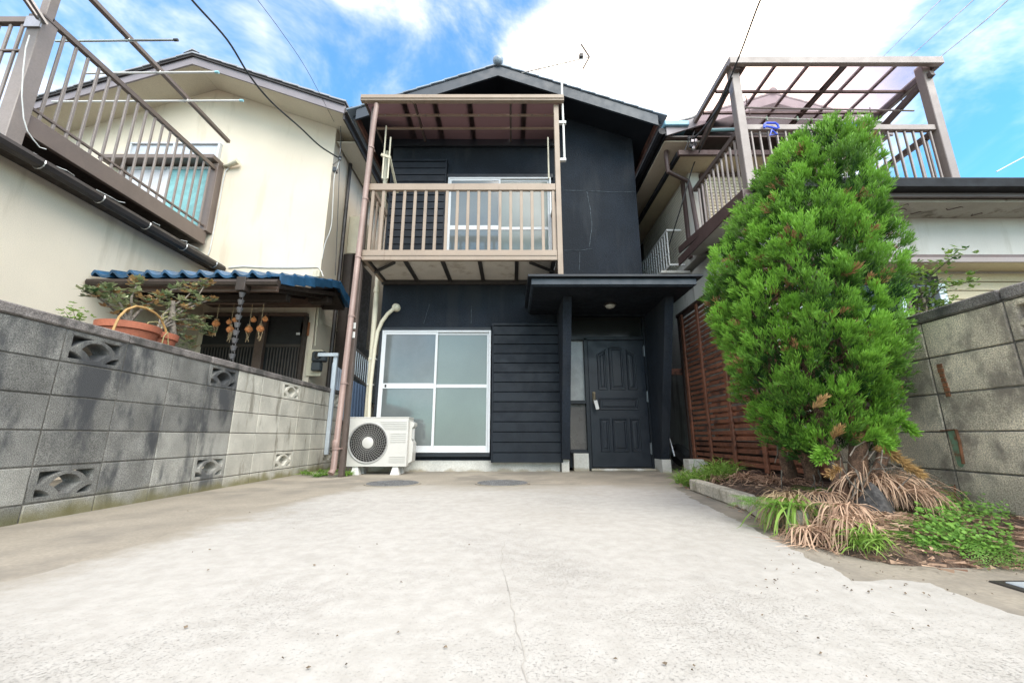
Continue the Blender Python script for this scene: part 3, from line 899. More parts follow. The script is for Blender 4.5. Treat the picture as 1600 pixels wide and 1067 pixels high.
# canopy over the balcony
cz = 5.155
can = MB().cbox(-2.175, .745, BY - .13, BY - .06, cz, cz + .105, .006).build('balcony_canopy', M['beige'], bh)
MB().cbox(-2.17, .74, BY - .142, BY - .131, cz + .03, cz + .06, .003).build('gutter_rib', M['beige'], can)
for nm, y0, y1 in (('purlin', BY + .16, BY + .19), ('purlin', BY + .43, BY + .46)):
    MB().cbox(-2.12, .70, y0, y1, cz + .005, cz + .035, .003).build(nm, M['beige'], can)
MB().cbox(-2.12, .70, HF - .06, HF - .01, cz - .06, cz + .06, .003).build('wall_plate', M['blacktrim'], can)
for x in (-2.13, -1.42, -.02, .705):
    MB().cbox(x - .014, x + .014, BY - .06, HF - .03, cz + .01, cz + .05, .003).build('rafter', M['brownpost'], can)
for x0_, x1_ in ((-2.12, -1.435), (-1.405, -.035), (-.005, .69)):
    MB().box(x0_, x1_, BY - .058, HF - .06, cz + .058, cz + .063).build('roof_panel', M['polyc'], can)
for x in (-1.58, -1.13, -.62, .0 + .18):
    MB().cbox(x - .04, x + .04, BY - .058, HF + .0 - .06, cz + .066, cz + .10, .003).build('cover_batten', M['pinkpipe'], can)
for x in (-1.9, -1.7, -1.3, -1.1, -.75, -.5, -.3, .1, .3, .5):
    MB().lathe([(0, -.006), (.009, -.004), (.009, 0)], (x, BY + .15, cz + .003), 8).build('screw_cap', M['steel'], can)
# drying pole brackets
for xs, sg in ((BX0 + .08, 1), (BX0 + .16, 1), (BX1 - .12, -1)):
    zt = 4.85 if xs > -1.85 else 5.05
    MB().tube([(xs, BY + .25, zt), (xs, BY + .25, 4.15)], .012, 6).build('pole_bracket', M['creampipe'], bal, True)
MB().beam((BX0 + .04, BY + .25, 4.55), (BX0 + .18, BY + .25, 4.50), .03, .04).build('bracket_arm', M['creampipe'], bal)
MB().beam((BX0 + .17, BY + .25, 4.50), (BX0 + .19, BY + .75, 4.15), .03, .03).build('bracket_arm', M['creampipe'], bal)
# antenna mast clamped to the right post
mast = thing('aerial_mast', 'thin white tube clamped beside the right post of the balcony canopy', 'pole', (.72, BY, 4.6))
mp0, mp1 = PY(877, 101, BY - .02), PY(882, 250, BY - .02)
pk = PY(880, 190, BY - .02)
MB().tube([mp0, PY(878.5, 160, BY - .02), pk, mp1], .016, 8).build('tube', M['white'], mast, True)
for yy in (192, 250):
    q = PY(881, yy, BY - .02)
    MB().cbox(BX1 + .0, q.x + .03, BY - .045, BY + .005, q.z - .02, q.z + .02, .003).build('clamp', M['white'], mast)

# ---- pipes and services on the left of the front
pp = thing('downpipe', 'long faded pink rainwater downpipe running down the left front of the balcony', 'downpipe', (-2.1, BY - .1, 0))
ptop = PY(586, 172, BY - .09); pbot = PY(520, 743, BY - .09)
pts_ = [(-1.955, BY - .07, 5.14), (-1.955, BY - .07, 5.09), ptop + Vector((0, 0, -.22)), ptop + Vector((-.005, 0, -.35)), (pbot.x, BY - .09, .10), (pbot.x - .01, BY - .13, .05)]
MB().tube(pts_, .036, 12).build('pipe', M['pinkpipe'], pp, True)
for zz in (.33, 1.1, 1.95, 2.75, 3.6, 4.4):
    t = (zz - .1) / (ptop.z - .35 - .1); x = pbot.x + (ptop.x - pbot.x) * t
    MB().lathe([(.037, -.012), (.042, -.012), (.042, .012), (.037, .012)], (x, BY - .09, zz), 12).box(x + .03, BX0 - .03, BY - .095, BY - .012, zz - .008, zz + .008).build('clip', M['pinkpipe'], pp)
MB().lathe([(.036, 0), (.042, .01), (.042, .09), (.036, .1)], (pbot.x, BY - .09, .33), 12).build('pipe_joint', M['pinkpipe'], pp, True)
tg = MB().cbox(-2.02, -1.99, BY - .03, BY - .021, 1.68, 1.76, .003).cbox(-2.02, -1.99, BY - .03, BY - .021, 1.80, 1.88, .003).build('post_tag', M['white'], bal)
cp1 = thing('drain_pipe', 'straight cream pipe running up the left corner of the black house', 'pipe', (-2.03, HF, 0))
MB().tube([(-2.035, HF - .02, 0.0), (-2.035, HF - .02, 5.0)], .038, 12).build('pipe', M['creampipe'], cp1, True)
for zz in (.6, 1.55, 2.6, 3.8, 4.5):
    MB().lathe([(.039, -.03), (.045, -.03), (.045, .03), (.039, .03)], (-2.035, HF - .02, zz), 12).build('pipe_joint', M['creampipe'], cp1, True)
rp = thing('refrigerant_pipe', 'wrapped cream pipe curving from the outdoor unit up to the round wall cap', 'pipe', (-1.9, HF, 0))
q = [PY(x, y, HF - .07) for x, y in ((576, 655), (577, 630), (579, 600), (583, 565), (586, 540), (590, 518), (597, 502), (606, 490), (614, 483))]
q += [PY(619, 480, HF - .02)]
MB().tube([(-1.93, HF - .09, .5)] + q, .028, 10).build('pipe', M['creampipe'], rp, True)
wc = PY(619, 480, HF - .02)
MB().lathe([(0, -.07), (.035, -.068), (.055, -.05), (.062, -.02), (.062, .018)], (wc.x, HF, wc.z), 20, 'y').build('wall_cap', M['creampipe'], rp, True)
for x, y in ((579, 600), (584, 560)):
    c_ = PY(x, y, HF - .07)
    MB().cbox(c_.x - .055, c_.x + .03, HF - .075, HF, c_.z - .008, c_.z + .008, .002).build('clip', M['white'], rp)

# ---- air conditioner outdoor unit
ax0, ax1, ay0, ay1, az0, az1 = -2.075, -1.325, 5.34, 5.62, .104, .70
ac = thing('air_conditioner', 'white outdoor air conditioner unit with round fan grille below the window', 'air conditioner', (-1.7, 5.48, 0))
fx, fz, fr_ = -1.822, .392, .248
# casing: front face with a round opening
casing = MB().cbox(ax0, ax1, ay0 + .05, ay1, az0, az1, .008)
nseg = 48; ring = [(fx + fr_ * math.cos(2 * math.pi * i / nseg), fz + fr_ * math.sin(2 * math.pi * i / nseg)) for i in range(nseg)]
fx0, fx1, fz0, fz1 = ax0, ax1, az0, az1
outer = []
for i in range(nseg):
    t = 2 * math.pi * i / nseg; dx, dz = math.cos(t), math.sin(t)
    kx = ((fx1 - fx) / dx if dx > 0 else (fx0 - fx) / dx) if abs(dx) > 1e-6 else 1e9
    kz = ((fz1 - fz) / dz if dz > 0 else (fz0 - fz) / dz) if abs(dz) > 1e-6 else 1e9
    k = min(kx, kz); outer.append((fx + dx * k, fz + dz * k))
# snap the nearest samples onto the corners
for cx_, cz_ in ((fx0, fz0), (fx1, fz0), (fx1, fz1), (fx0, fz1)):
    i = min(range(nseg), key=lambda i: (outer[i][0] - cx_) ** 2 + (outer[i][1] - cz_) ** 2); outer[i] = (cx_, cz_)
vs = [(a, ay0, b) for a, b in outer] + [(a, ay0, b) for a, b in ring] + [(a, ay0 + .05, b) for a, b in outer] + [(a, ay0 + .05, b) for a, b in ring]
fs = []
for i in range(nseg):
    j = (i + 1) % nseg
    fs += [(i, j, nseg + j, nseg + i), (nseg + i, nseg + j, 3 * nseg + j, 3 * nseg + i), (i, 2 * nseg + i, 2 * nseg + j, j)]
MB().add(vs, fs).build('front_panel', M['acwhite'], ac)
casing.build('casing', M['acwhite'], ac)
for i in range(9):
    z = .155 + i * .022 if i < 4 else .40 + (i - 4) * .026
    MB().box(fx + fr_ + .03, ax1 - .02, ay0 - .006, ay0 + .001, z, z + .008).build('louvre_rib', M['acwhite'], ac)
for i in range(5):
    z = .56 + i * .022
    MB().box(fx + .19 + i * -.012, ax1 - .02, ay0 - .006, ay0 + .001, z, z + .008).build('louvre_rib', M['acwhite'], ac)
MB().lathe([(fr_ - .002, .045), (0, .045)], (fx, ay0, fz), 32, 'y').build('fan_housing', M['black'], ac)
gd = MB()
def circ(r, y, n=40): return [(fx + r * math.cos(2 * math.pi * i / n), y, fz + r * math.sin(2 * math.pi * i / n)) for i in range(n + 1)]
for k in range(7):
    r = .09 + k * .0235
    gd.tube(circ(r, ay0 - .006 - .008 * (1 - (r / fr_) ** 2)), .0016, 4, False)
for k in range(38):
    a = 2 * math.pi * k / 38; P0 = []
    for s_ in range(5):
        r = .07 + (.24 - .07) * s_ / 4; aa = a + .28 * s_ / 4
        P0.append((fx + r * math.cos(aa), ay0 - .008 - .008 * (1 - (r / fr_) ** 2), fz + r * math.sin(aa)))
    gd.tube(P0, .0015, 4, False)
gd.build('fan_grille', M['fangrey'], ac)
MB().lathe([(.238, -.008), (.246, -.012), (.256, -.008), (.258, .002), (.236, .004), (.238, -.008)], (fx, ay0, fz), 48, 'y', False).build('grille_ring', M['fangrey'], ac, True)
MB().lathe([(0, -.022), (.06, -.022), (.070, -.018), (.072, -.008)], (fx, ay0, fz), 32, 'y').build('grille_hub', M['acwhite'], ac, True)
MB().cbox(ax0 - .004, ax1 + .004, ay0 - .004, ay1, az1, az1 + .012, .004).build('lid', M['acwhite'], ac)
MB().prism([(ax1 + .001, az0 + .03), (ax1 + .05, az0 + .06), (ax1 + .055, az0 + .28), (ax1 + .03, az0 + .32), (ax1 + .03, az0 + .47), (ax1 + .055, az0 + .50), (ax1 + .055, az0 + .535), (ax1 + .001, az0 + .56)], 'y', ay0 + .08, ay1 - .02).build('valve_cover', M['acwhite'], ac)
MB().cbox(ax1 + .02, ax1 + .06, ay0 + .10, ay0 + .13, az0 + .33, az0 + .46, .003).build('handle', M['fangrey'], ac)
for x in (ax0 + .11, ax1 - .14):
    for y in (ay0 + .05, ay1 - .05):
        b = MB()
        b.add([(x - .055, y - .05, 0.004), (x + .055, y - .05, 0.004), (x + .055, y + .05, 0.004), (x - .055, y + .05, 0.004),
               (x - .03, y - .03, az0), (x + .03, y - .03, az0), (x + .03, y + .03, az0), (x - .03, y + .03, az0)],
              [(0, 3, 2, 1), (4, 5, 6, 7), (0, 1, 5, 4), (1, 2, 6, 5), (2, 3, 7, 6), (3, 0, 4, 7)]).build('foot', M['white'], ac)

# ---- television aerial on the mast
AY = BY - .02
an = thing('television_aerial', 'thin television aerial with a v shaped end standing out against the sky', 'aerial', PY(877, 110, AY))
b0, b1 = PY(815, 114, AY), PY(921, 89, AY)
MB().tube([b0, b1], .008, 6).build('boom', M['steel'], an)
MB().tube([b1, PY(908, 69, AY)], .013, 6).build('reflector_rod', M['brownpost'], an)
MB().tube([b1, PY(911, 107, AY)], .013, 6).build('reflector_rod', M['brownpost'], an)
q = PY(908, 88, AY)
MB().cbox(q.x - .03, q.x + .03, AY - .03, AY + .03, q.z - .03, q.z + .035, .004).build('junction_box', M['darksteel'], an)
for t in (.1, .25, .4, .52, .66):
    c_ = b0.lerp(b1, t); MB().tube([c_ + Vector((0, -.09, 0)), c_ + Vector((0, .09, 0))], .004, 5).build('director_rod', M['steel'], an)
# ------------------------------------------------------------------ cream house on the left
M['cream'] = mat('cream_render', (.69, .605, .485), .85, var=.05, vscale=.8, fine=.07, fscale=120, bump=.3, bscale=150, dirt=(.60, .52, .405), dirt_amt=.25, dirt_scale=1.2, streak=True)
M['creamsoffit'] = mat('cream_soffit', (.62, .56, .44), .8, var=.06, vscale=1)
M['plum'] = mat('plum_grey_fascia', (.21, .185, .20), .5, var=.08)
M['slate'] = mat('grey_slate', (.30, .31, .34), .55, var=.15, rnd=.15)
M['bronze'] = mat('bronze_aluminium', (.155, .118, .10), .4, var=.08, fine=.04, spec=.5)
M['bronzelt'] = mat('bronze_baluster', (.23, .19, .17), .4, var=.06, spec=.5)
M['gutterdark'] = mat('dark_gutter', (.028, .022, .020), .5, var=.15)
M['darkwood'] = mat('dark_stained_wood', (.030, .020, .015), .6, var=.2, vscale=8, fine=.2)
M['brownwood'] = mat('brown_painted_wood', (.105, .068, .052), .6, var=.12, fine=.1)
M['bluetile'] = mat('glazed_blue_tile', (.026, .088, .175), .22, var=.25, vscale=4, rnd=.25, spec=.6, fine=.05)
M['curtain'] = mat('pale_curtain', (.60, .60, .62), .8, var=.08, vscale=9)
M['curtainblue'] = mat('aqua_curtain', (.22, .46, .47), .7, var=.12, vscale=9)
M['paleglass'] = mat('glass_with_painted_sky', (.48, .50, .54), .12, var=.1, vscale=2, spec=.7)  # pale base colour paints the sky's reflection into the panes
M['terracotta'] = mat('terracotta', (.34, .105, .055), .75, var=.1, vscale=5, fine=.1)
M['cable'] = mat('black_cable', (.03, .03, .032), .6)
M['whitecable'] = mat('white_cable', (.6, .6, .58), .5)
YL, XC = 6.4, -3.20
lh = thing('cream_house', 'cream rendered house with gable, side balcony and blue tiled entrance roof on the left', 'house', (-5, YL, 0))
LRX, LRZ, LS = -5.52, 6.80, .37
lrz = lambda x: LRZ - LS * abs(x - LRX)
# openings are closed by windows fixed on the face
MB().prism([(-8.05, 0), (XC, 0), (XC, lrz(XC)), (LRX, LRZ - .005), (-8.05, lrz(-8.05))], 'y', YL, 14).build('wall', M['cream'], lh)
MB().prism([(-9.5, 0), (-5.05, 0), (-5.05, 3.17), (-9.5, 3.17)], 'y', .6, YL).build('wing_wall', M['cream'], lh)
lr = []
for xa, xb in ((-8.2, LRX), (LRX, -2.80)):
    MB().prism([(xa, lrz(xa)), (xb, lrz(xb)), (xb, lrz(xb) + .06), (xa, lrz(xa) + .06)], 'y', 5.83, 14.2).build('roof', M['creamsoffit'], lh)
for xa, xb in ((-8.2, LRX), (LRX, -2.80)):
    MB().prism([(xa, lrz(xa) - .07), (xb, lrz(xb) - .07), (xb, lrz(xb) + .075), (xa, lrz(xa) + .075)], 'y', 5.80, 5.828).build('barge_board', M['plum'], lh)
    MB().prism([(xa, lrz(xa) + .076), (xb, lrz(xb) + .076), (xb, lrz(xb) + .10), (xa, lrz(xa) + .10)], 'y', 5.77, 14.2).build('roof_edge', M['gutterdark'], lh)
for sgn, xe in ((-1, -8.22), (1, -2.78)):
    n = 10
    for i in range(n):
        L_ = abs(xe - LRX) / n
        xm = LRX + sgn * (i + .5) * L_
        piece('roof_tile', (L_ * 1.09, 8.5, .03), M['slate'], lh, (xm, 5.75 + 4.25, lrz(xm) + .135), .004, rot=(0, sgn * (math.atan(LS) - .04), 0))
MB().prism([(LRX - .14, LRZ + .10), (LRX, LRZ + .17), (LRX + .14, LRZ + .10), (LRX, LRZ + .20)], 'y', 5.74, 14.2).build('ridge_cap', M['slate'], lh)
# right side eave: black fascia and gutters
MB().box(-2.83, -2.80, 5.83, 14, lrz(-2.8) - .16, lrz(-2.8) + .05).build('eave_board', M['gutterdark'], lh)
MB().prism([(-2.795, 5.72), (-2.68, 5.74), (-2.67, 5.84), (-2.795, 5.80)], 'y', 5.78, 14).build('gutter', M['gutterdark'], lh)
MB().box(-3.16, -2.83, YL, 14, lrz(-2.83) - .16, lrz(-2.83) - .145).build('side_soffit', M['creamsoffit'], lh)
MB().tube([(-3.15, 7.0, 5.7), (-3.15, 7.0, 0)], .035, 8).build('downpipe', M['gutterdark'], lh, True)
MB().cbox(-3.195, -2.95, 7.3, 7.9, 3.9, 4.7, .01).build('window_box', M['creampipe'], lh)
MB().cbox(-3.195, -3.02, 7.2, 8.3, 0, 3.85, .01).build('storage_box', M['darkwood'], lh)
MB().cbox(-3.199, -3.12, 8.4, 9.6, 1.2, 2.3, .01).build('window_box', M['darkwood'], lh)
# upper window with small light over it
y = YL - .004
tl = PY(208, 226, YL); tr = PY(345, 256, YL)
tw = MB()
tx0, tx1, tz0, tz1 = PY(205, 240, YL).x, PY(346, 240, YL).x, PY(300, 253, YL).z, PY(300, 226, YL).z
xm = (tx0 + tx1) / 2
for a_, b_, c_, d_ in ((tx0, tx1, tz1 - .03, tz1), (tx0, tx1, tz0, tz0 + .03), (tx0, tx0 + .04, tz0 + .031, tz1 - .031), (tx1 - .04, tx1, tz0 + .031, tz1 - .031), (xm - .03, xm + .03, tz0 + .031, tz1 - .031)):
    tw.cbox(a_, b_, YL - .07, YL, c_, d_, .003)
w1 = tw.build('transom_window', M['alu'], lh)
MB().box(tx0 + .04, xm - .03, YL - .035, YL - .03, tz0 + .03, tz1 - .03).build('pane', M['paleglass'], w1)
MB().box(xm + .03, tx1 - .04, YL - .035, YL - .03, tz0 + .03, tz1 - .03).build('pane', M['paleglass'], w1)
ax_, bx_ = PY(176, 255, YL).x, PY(350, 255, YL).x
MB().cbox(ax_, bx_, YL - .26, YL - .002, tz0 - .11, tz0 - .03, .006).build('window_hood', M['bronze'], lh)
gx0, gx1 = PY(196, 300, YL).x, PY(331, 300, YL).x
gz1 = tz0 - .14; gz0 = PY(300, 366, YL).z
wl_ = MB().cbox(gx1, gx1 + .14, YL - .14, YL - .002, gz0, gz1 + .02, .004).cbox(gx0 - .06, gx0, YL - .14, YL - .002, gz0, gz1 + .02, .004).cbox(gx0, gx1, YL - .14, YL - .002, gz0 - .08, gz0, .004)
ww = wl_.build('window', M['bronze'], lh)
gm = PY(262, 300, YL).x
f = MB()
for a_, b_ in ((gx0, gm), (gm, gx1)):
    f.cbox(a_, a_ + .045, YL - .07, YL - .03, gz0, gz1, .003).cbox(b_ - .045, b_, YL - .07, YL - .03, gz0, gz1, .003).cbox(a_ + .045, b_ - .045, YL - .07, YL - .03, gz1 - .05, gz1, .003).cbox(a_ + .045, b_ - .045, YL - .07, YL - .03, gz0, gz0 + .05, .003)
f.build('sash', M['alu'], ww)
MB().box(gx0 + .04, gm - .04, YL - .05, YL - .045, gz0 + .04, gz1 - .04).build('pane', M['curtain'], ww)
MB().box(gm + .04, gx1 - .04, YL - .05, YL - .045, gz0 + .04, gz1 - .04).build('pane', M['curtainblue'], ww)
# pipe stub and cord on the wall right of the window
st = PY(365, 254, YL - .06)
MB().tube([PY(350, 259, YL - .01), PY(358, 258, YL - .06), PY(372, 252, YL - .09)], [.022, .035, .05], 10).build('vent_hood', M['creampipe'], lh, True)
MB().tube([PY(x, y_, YL - .02) for x, y_ in ((361, 258), (352, 268), (348, 285), (342, 320), (334, 360), (328, 390), (325, 398))], .010, 5).build('wall_cord', M['whitecable'], lh)
# low roof of the wing and its gutter
MB().prism([(-5.06, 3.172), (-4.79, 3.152), (-4.79, 3.22), (-9.5, 3.60), (-9.5, 3.50)], 'y', .5, YL - .003).build('wing_roof', M['darkwood'], lh)
MB().tube([(-4.80, .5, 3.17), (-4.80, YL - .06, 3.17)], .062, 8).build('wing_gutter', M['gutterdark'], lh, True)
for i in range(7):
    y_ = 2.4 + i * .62
    MB().tube([(-4.80 + .066 * math.cos(a), y_, 3.17 + .066 * math.sin(a)) for a in [math.pi * (.9 + 1.2 * k / 8) for k in range(9)]], .007, 4).build('gutter_strap', M['steel'], lh)
    MB().tube([(-4.80 + random.uniform(-.03, .06), y_ + random.uniform(-.1, .1) + .25 * t, 3.24 + .015 * math.sin(t * 5 + i)) for t in (0, .3, .6, 1)], .004, 4).build('gutter_wire', M['whitecable'], lh)
# side balcony
bx, by0, by1 = -5.16, 3.66, 6.33
lb = MB().cbox(bx - .06, bx, by0 - .02, by1, 3.60, 3.83, .005).build('balcony', M['bronze'], lh)
MB().cbox(-7.6, bx - .06, by0 - .02, by0 + .04, 3.60, 3.83, .005).build('front_beam', M['bronze'], lb)
MB().cbox(-7.5, bx - .065, by0 + .05, by1, 3.62, 3.70, .005).build('deck', M['darkwood'], lb)
MB().cbox(bx - .055, bx + .005, by0, by1 + .02, 4.98, 5.05, .005).build('top_rail', M['bronze'], lb)
MB().cbox(bx - .04, bx - .01, by0, by1, 3.90, 3.93, .003).build('low_rail', M['bronze'], lb)
for i in range(19):
    piece('baluster', (.022, .03, 1.14), M['bronzelt'], lb, (bx - .025, by0 + .16 + i * .138, 4.405), .003)
MB().cbox(-7.6, bx - .06, by0 - .01, by0 + .05, 4.98, 5.06, .005).build('top_rail', M['bronze'], lb)
MB().cbox(-7.6, bx - .06, by0 + .005, by0 + .035, 4.60, 4.625, .003).build('low_rail', M['bronze'], lb)
for i in range(12):
    piece('baluster', (.03, .022, 1.14), M['bronzelt'], lb, (bx - .20 - i * .135, by0 + .02, 4.405), .003)
MB().cbox(bx - .115, bx + .035, by0 - .10, by0 + .05, 3.30, 4.96, .006).build('corner_post', M['bronzelt'], lb)
MB().cbox(bx - .085, bx + .005, by0 - .07, by0 + .02, 4.96, 6.2, .006).build('upper_post', M['bronzelt'], lb)
MB().cbox(bx - .125, bx + .045, by0 - .11, by0 + .06, 4.94, 4.975, .006).build('post_cap', M['bronze'], lb)
# pole holder rail and drying poles
rl = MB().cbox(-4.93, -4.87, 2.9, 6.12, 5.40, 5.46, .006).build('pole_holder_rail', M['bronze'], lb)
MB().beam((bx - .04, by0 - .02, 5.42), (-4.87, by0 - .02, 5.42), .04, .04).build('holder_arm', M['bronze'], lb)
for i, (yy, xa, xb, nm, lab) in enumerate(((PX(200, 55, -4.9).y, PX(80, 60, -4.9).x - .9, None, 0, 'thin steel drying pole nearest the post, topmost of the three'),
                              (PX(247, 112, -4.9).y, -5.9, None, 0, 'middle white drying pole crossing the left balcony rail'),
                              (PX(290, 157, -4.9).y, -6.9, None, 0, 'lowest and longest white drying pole ending over the cream wall'))):
    z = 5.375
    ex = ((278, 52), (340, 111), (378, 157))[i]
    xr = PY(ex[0], ex[1], yy).x
    dpz = thing('drying_pole', lab, 'drying pole', (-5, yy, z), 'drying poles hung over the left balcony')
    MB().tube([(xa, yy, z - .02), (xr, yy, z)], .014, 8).build('tube', M['steel'] if i == 0 else M['white'], dpz, True)
    M['capblue'] = M.get('capblue') or mat('pale_blue_cap', (.25, .5, .55), .4)
    MB().tube([(xr - .03, yy, z), (xr + .02, yy, z)], .018, 8).build('end_cap', M['capblue'] if i else M['darksteel'], dpz, True)
    MB().tube([(-4.9 + .03 * math.cos(a), yy, z + .005 + .034 * math.sin(a)) for a in [k * math.pi / 6 for k in range(13)]], .006, 4).build('hook', M['steel'], dpz)
# satellite dish on the corner post
dc = PY(28, -18, 3.3)
ds = thing('satellite_dish', 'cream satellite dish on a bracket at the top left corner post of the balcony', 'satellite dish', dc)
sd_ = MB(); R0 = .26; vs = []; fs = []
ax = (Vector((.35, -.75, .35))).normalized(); u = ax.cross(Vector((0, 0, 1))).normalized(); w = u.cross(ax)
for side in (0, 1):
    for i in range(7):
        r = R0 * i / 6
        for k in range(24):
            t = 2 * math.pi * k / 24
            vs.append(dc + u * (r * math.cos(t)) + w * (r * math.sin(t)) + ax * (.09 * (r / R0) ** 2 - side * .012))
for side in (0, 1):
    for i in range(6):
        for k in range(24):
            k2 = (k + 1) % 24; a = side * 168
            fs.append((a + i * 24 + k, a + i * 24 + k2, a + (i + 1) * 24 + k2, a + (i + 1) * 24 + k))
for k in range(24):
    fs.append((144 + k, 144 + (k + 1) % 24, 168 + 144 + (k + 1) % 24, 168 + 144 + k))
sd_.add(vs, fs).build('dish', M['creampipe'], ds, True)
pk = Vector((bx, by0 - .08, 4.88))
l0 = dc + ax * .42
MB().cbox(l0.x - .05, l0.x + .05, l0.y - .05, l0.y + .05, l0.z - .05, l0.z + .05, .015).build('receiver', M['white'], ds)
MB().beam(l0 + Vector((0, 0, -.03)), dc + w * -.25 + ax * .08, .02, .02).build('feed_arm', M['steel'], ds)
MB().beam(dc - ax * .02, pk, .03, .03).build('bracket', M['steel'], ds)
MB().beam(dc - ax * .02 + Vector((.06, 0, 0)), pk + Vector((.06, 0, -.02)), .03, .03).build('bracket', M['steel'], ds)
MB().cbox(bx - .13, bx + .05, by0 - .12, by0 - .10, 4.78, 4.93, .004).build('clamp_plate', M['steel'], ds)
wcbl = MB().tube([PX(x, y_, bx + .09) for x, y_ in ((46, 55), (40, 75), (36, 110), (34, 150), (37, 185), (43, 205), (52, 218), (62, 230), (72, 233))], .006, 5).build('white_cable', M['whitecable'])
tag(wcbl, 'thin white cable hanging in a bow down the corner post of the left balcony', 'cable')

# ---- blue tiled entrance roof
EY, EZ = 4.69, 2.30            # eave line
RY_, RZ_ = 6.15, 2.83          # its little ridge
ex0, ex1 = -5.04, -2.82
er = MB().prism([(EY, EZ - .08), (EY, EZ - .02), (YL - .004, RZ_ + .05 - .11), (YL - .004, RZ_ - .12)], 'x', ex0, ex1).build('entrance_roof', M['darkwood'], lh)
MB().cbox(ex0, ex1 + .0, EY - .045, EY - .002, EZ - .14, EZ - .015, .004).build('fascia', M['brownwood'], er)
MB().tube([(ex0 + .02, EY - .12, EZ - .055), (ex1 + .06, EY - .12, EZ - .06)], .045, 8).build('gutter', M['darkwood'], er, True)
MB().cbox(-3.24, -3.13, EY - .17, EY - .05, EZ - .17, EZ - .0, .006).build('gutter_hopper', M['darkwood'], er)
sl = (RZ_ - EZ) / (RY_ - EY)
nx = 10; w_ = (ex1 - .10 - ex0 - .04) / nx; nrow = 5; Lr = (RY_ - EY + .04) / nrow
tile = MB(); prof = []
for i in range(15):
    u_ = i / 14; prof.append((u_ * w_ * 1.06, .052 * math.exp(-((u_ - .22) / .17) ** 2) - .012 * math.sin(max(0, u_ - .4) * math.pi / .6) + .012))
vs = []; fs = []
for y_ in (0, Lr * 1.12):
    for tt in (0, -.034):
        for a_, b_ in prof: vs.append((a_, y_, b_ + tt + (0.03 if y_ == 0 else 0)))
n9 = 15
for i in range(14):
    fs += [(i, i + 1, 2 * n9 + i + 1, 2 * n9 + i), (n9 + i, 3 * n9 + i, 3 * n9 + i + 1, n9 + i + 1), (i, n9 + i, n9 + i + 1, i + 1), (2 * n9 + i, 2 * n9 + i + 1, 3 * n9 + i + 1, 3 * n9 + i)]
fs += [(0, 2 * n9, 3 * n9, n9), (14, n9 + 14, 3 * n9 + 14, 2 * n9 + 14)]
tm = bpy.data.meshes.new('roof_tile'); tm.from_pydata(vs, [], fs); fix_normals(tm); smooth_by_angle(tm, .6); tm.materials.append(M['bluetile'])
for r in range(nrow):
    for i in range(nx):
        place('roof_tile', tm, er, (ex0 + .03 + i * w_, EY - .11 + r * Lr, EZ + .035 + r * Lr * sl + (-.07 * sl)), rot=(math.atan(sl), 0, 0))
# verge tiles down the open right end, front slope and the short back slope
def verge(p, q, n):
    p = Vector(p); q = Vector(q)
    for i in range(n):
        a = p.lerp(q, i / n); b = p.lerp(q, (i + 1.12) / n)
        b_ = MB().beam(a + Vector((0, 0, .03)), b + Vector((0, 0, .0)), .17, .03)
        b_.beam(a + Vector((.075, 0, -.02)), b + Vector((.075, 0, -.045)), .022, .11)
        b_.build('verge_tile', M['bluetile'], er)
verge((ex1 - .04, EY - .06, EZ + .03), (ex1 - .02, RY_, RZ_ + .03), 6)
verge((ex1 - .02, RY_ + .05, RZ_ + .03), (ex1 + .02, 6.66, 2.64), 2)
MB().prism([(RY_, RZ_ - .01), (6.62, 2.61), (6.62, 2.55), (RY_, RZ_ - .09)], 'x', XC + .003, ex1 - .01).build('roof_return', M['darkwood'], er)
MB().tube([(ex0 + .9, RY_ + .16, RZ_ + .09), (ex1 - .10, RY_ + .16, RZ_ + .09)], .05, 8).build('ridge_tile', M['bluetile'], er, True)
# timber under the roof
MB().cbox(-4.9, -2.95, 5.10, 5.19, 2.20, 2.29, .005).build('eave_beam', M['darkwood'], er)
MB().cbox(-4.9, -3.10, YL - .16, YL - .003, 2.52, 2.64, .005).build('lintel', M['brownwood'], er)
for i in range(6):
    x = -4.85 + i * .38
    MB().beam((x, EY + .02, EZ - .095), (x, YL - .02, RZ_ - .155), .04, .05).build('rafter', M['darkwood'], er)
MB().cbox(-3.17, -2.86, 6.05, 6.20, 2.50, 2.60, .006).build('bracket_beam', M['darkwood'], er)
# sliding doors with upright lattice
ez = 2.36
dx0, dx1 = -4.95, -3.34
ed = MB().box(dx0, dx1, YL - .03, YL - .004, .35, ez).build('entrance_door', M['black'], lh)
MB().cbox(dx0, dx1 + .04, YL - .09, YL - .005, ez, ez + .05, .004).build('head_rail', M['brownwood'], ed)
MB().cbox(-4.06, -3.92, YL - .11, YL - .031, .3, ez + .05, .005).build('middle_post', M['brownwood'], ed)
MB().cbox(dx1, dx1 + .05, YL - .09, YL - .005, .3, ez, .004).build('jamb', M['darkwood'], ed)
M['lattice'] = mat('lattice_bar', (.050, .040, .033), .5, var=.1)
for i in range(34):
    x = dx0 + .05 + i * .0475
    if -4.09 < x < -3.89: continue
    piece('lattice_bar', (.019, .025, 1.45), M['lattice'], ed, (x, YL - .045, 1.12), .003)
MB().cbox(dx0, dx1, YL - .05, YL - .031, 1.85, 1.90, .003).build('middle_rail', M['lattice'], ed)
q = PY(466, 521, YL - .05)
MB().cbox(q.x - .03, q.x + .03, YL - .06, YL - .05, q.z - .02, q.z + .02, .006).build('door_knob', M['white'], ed)
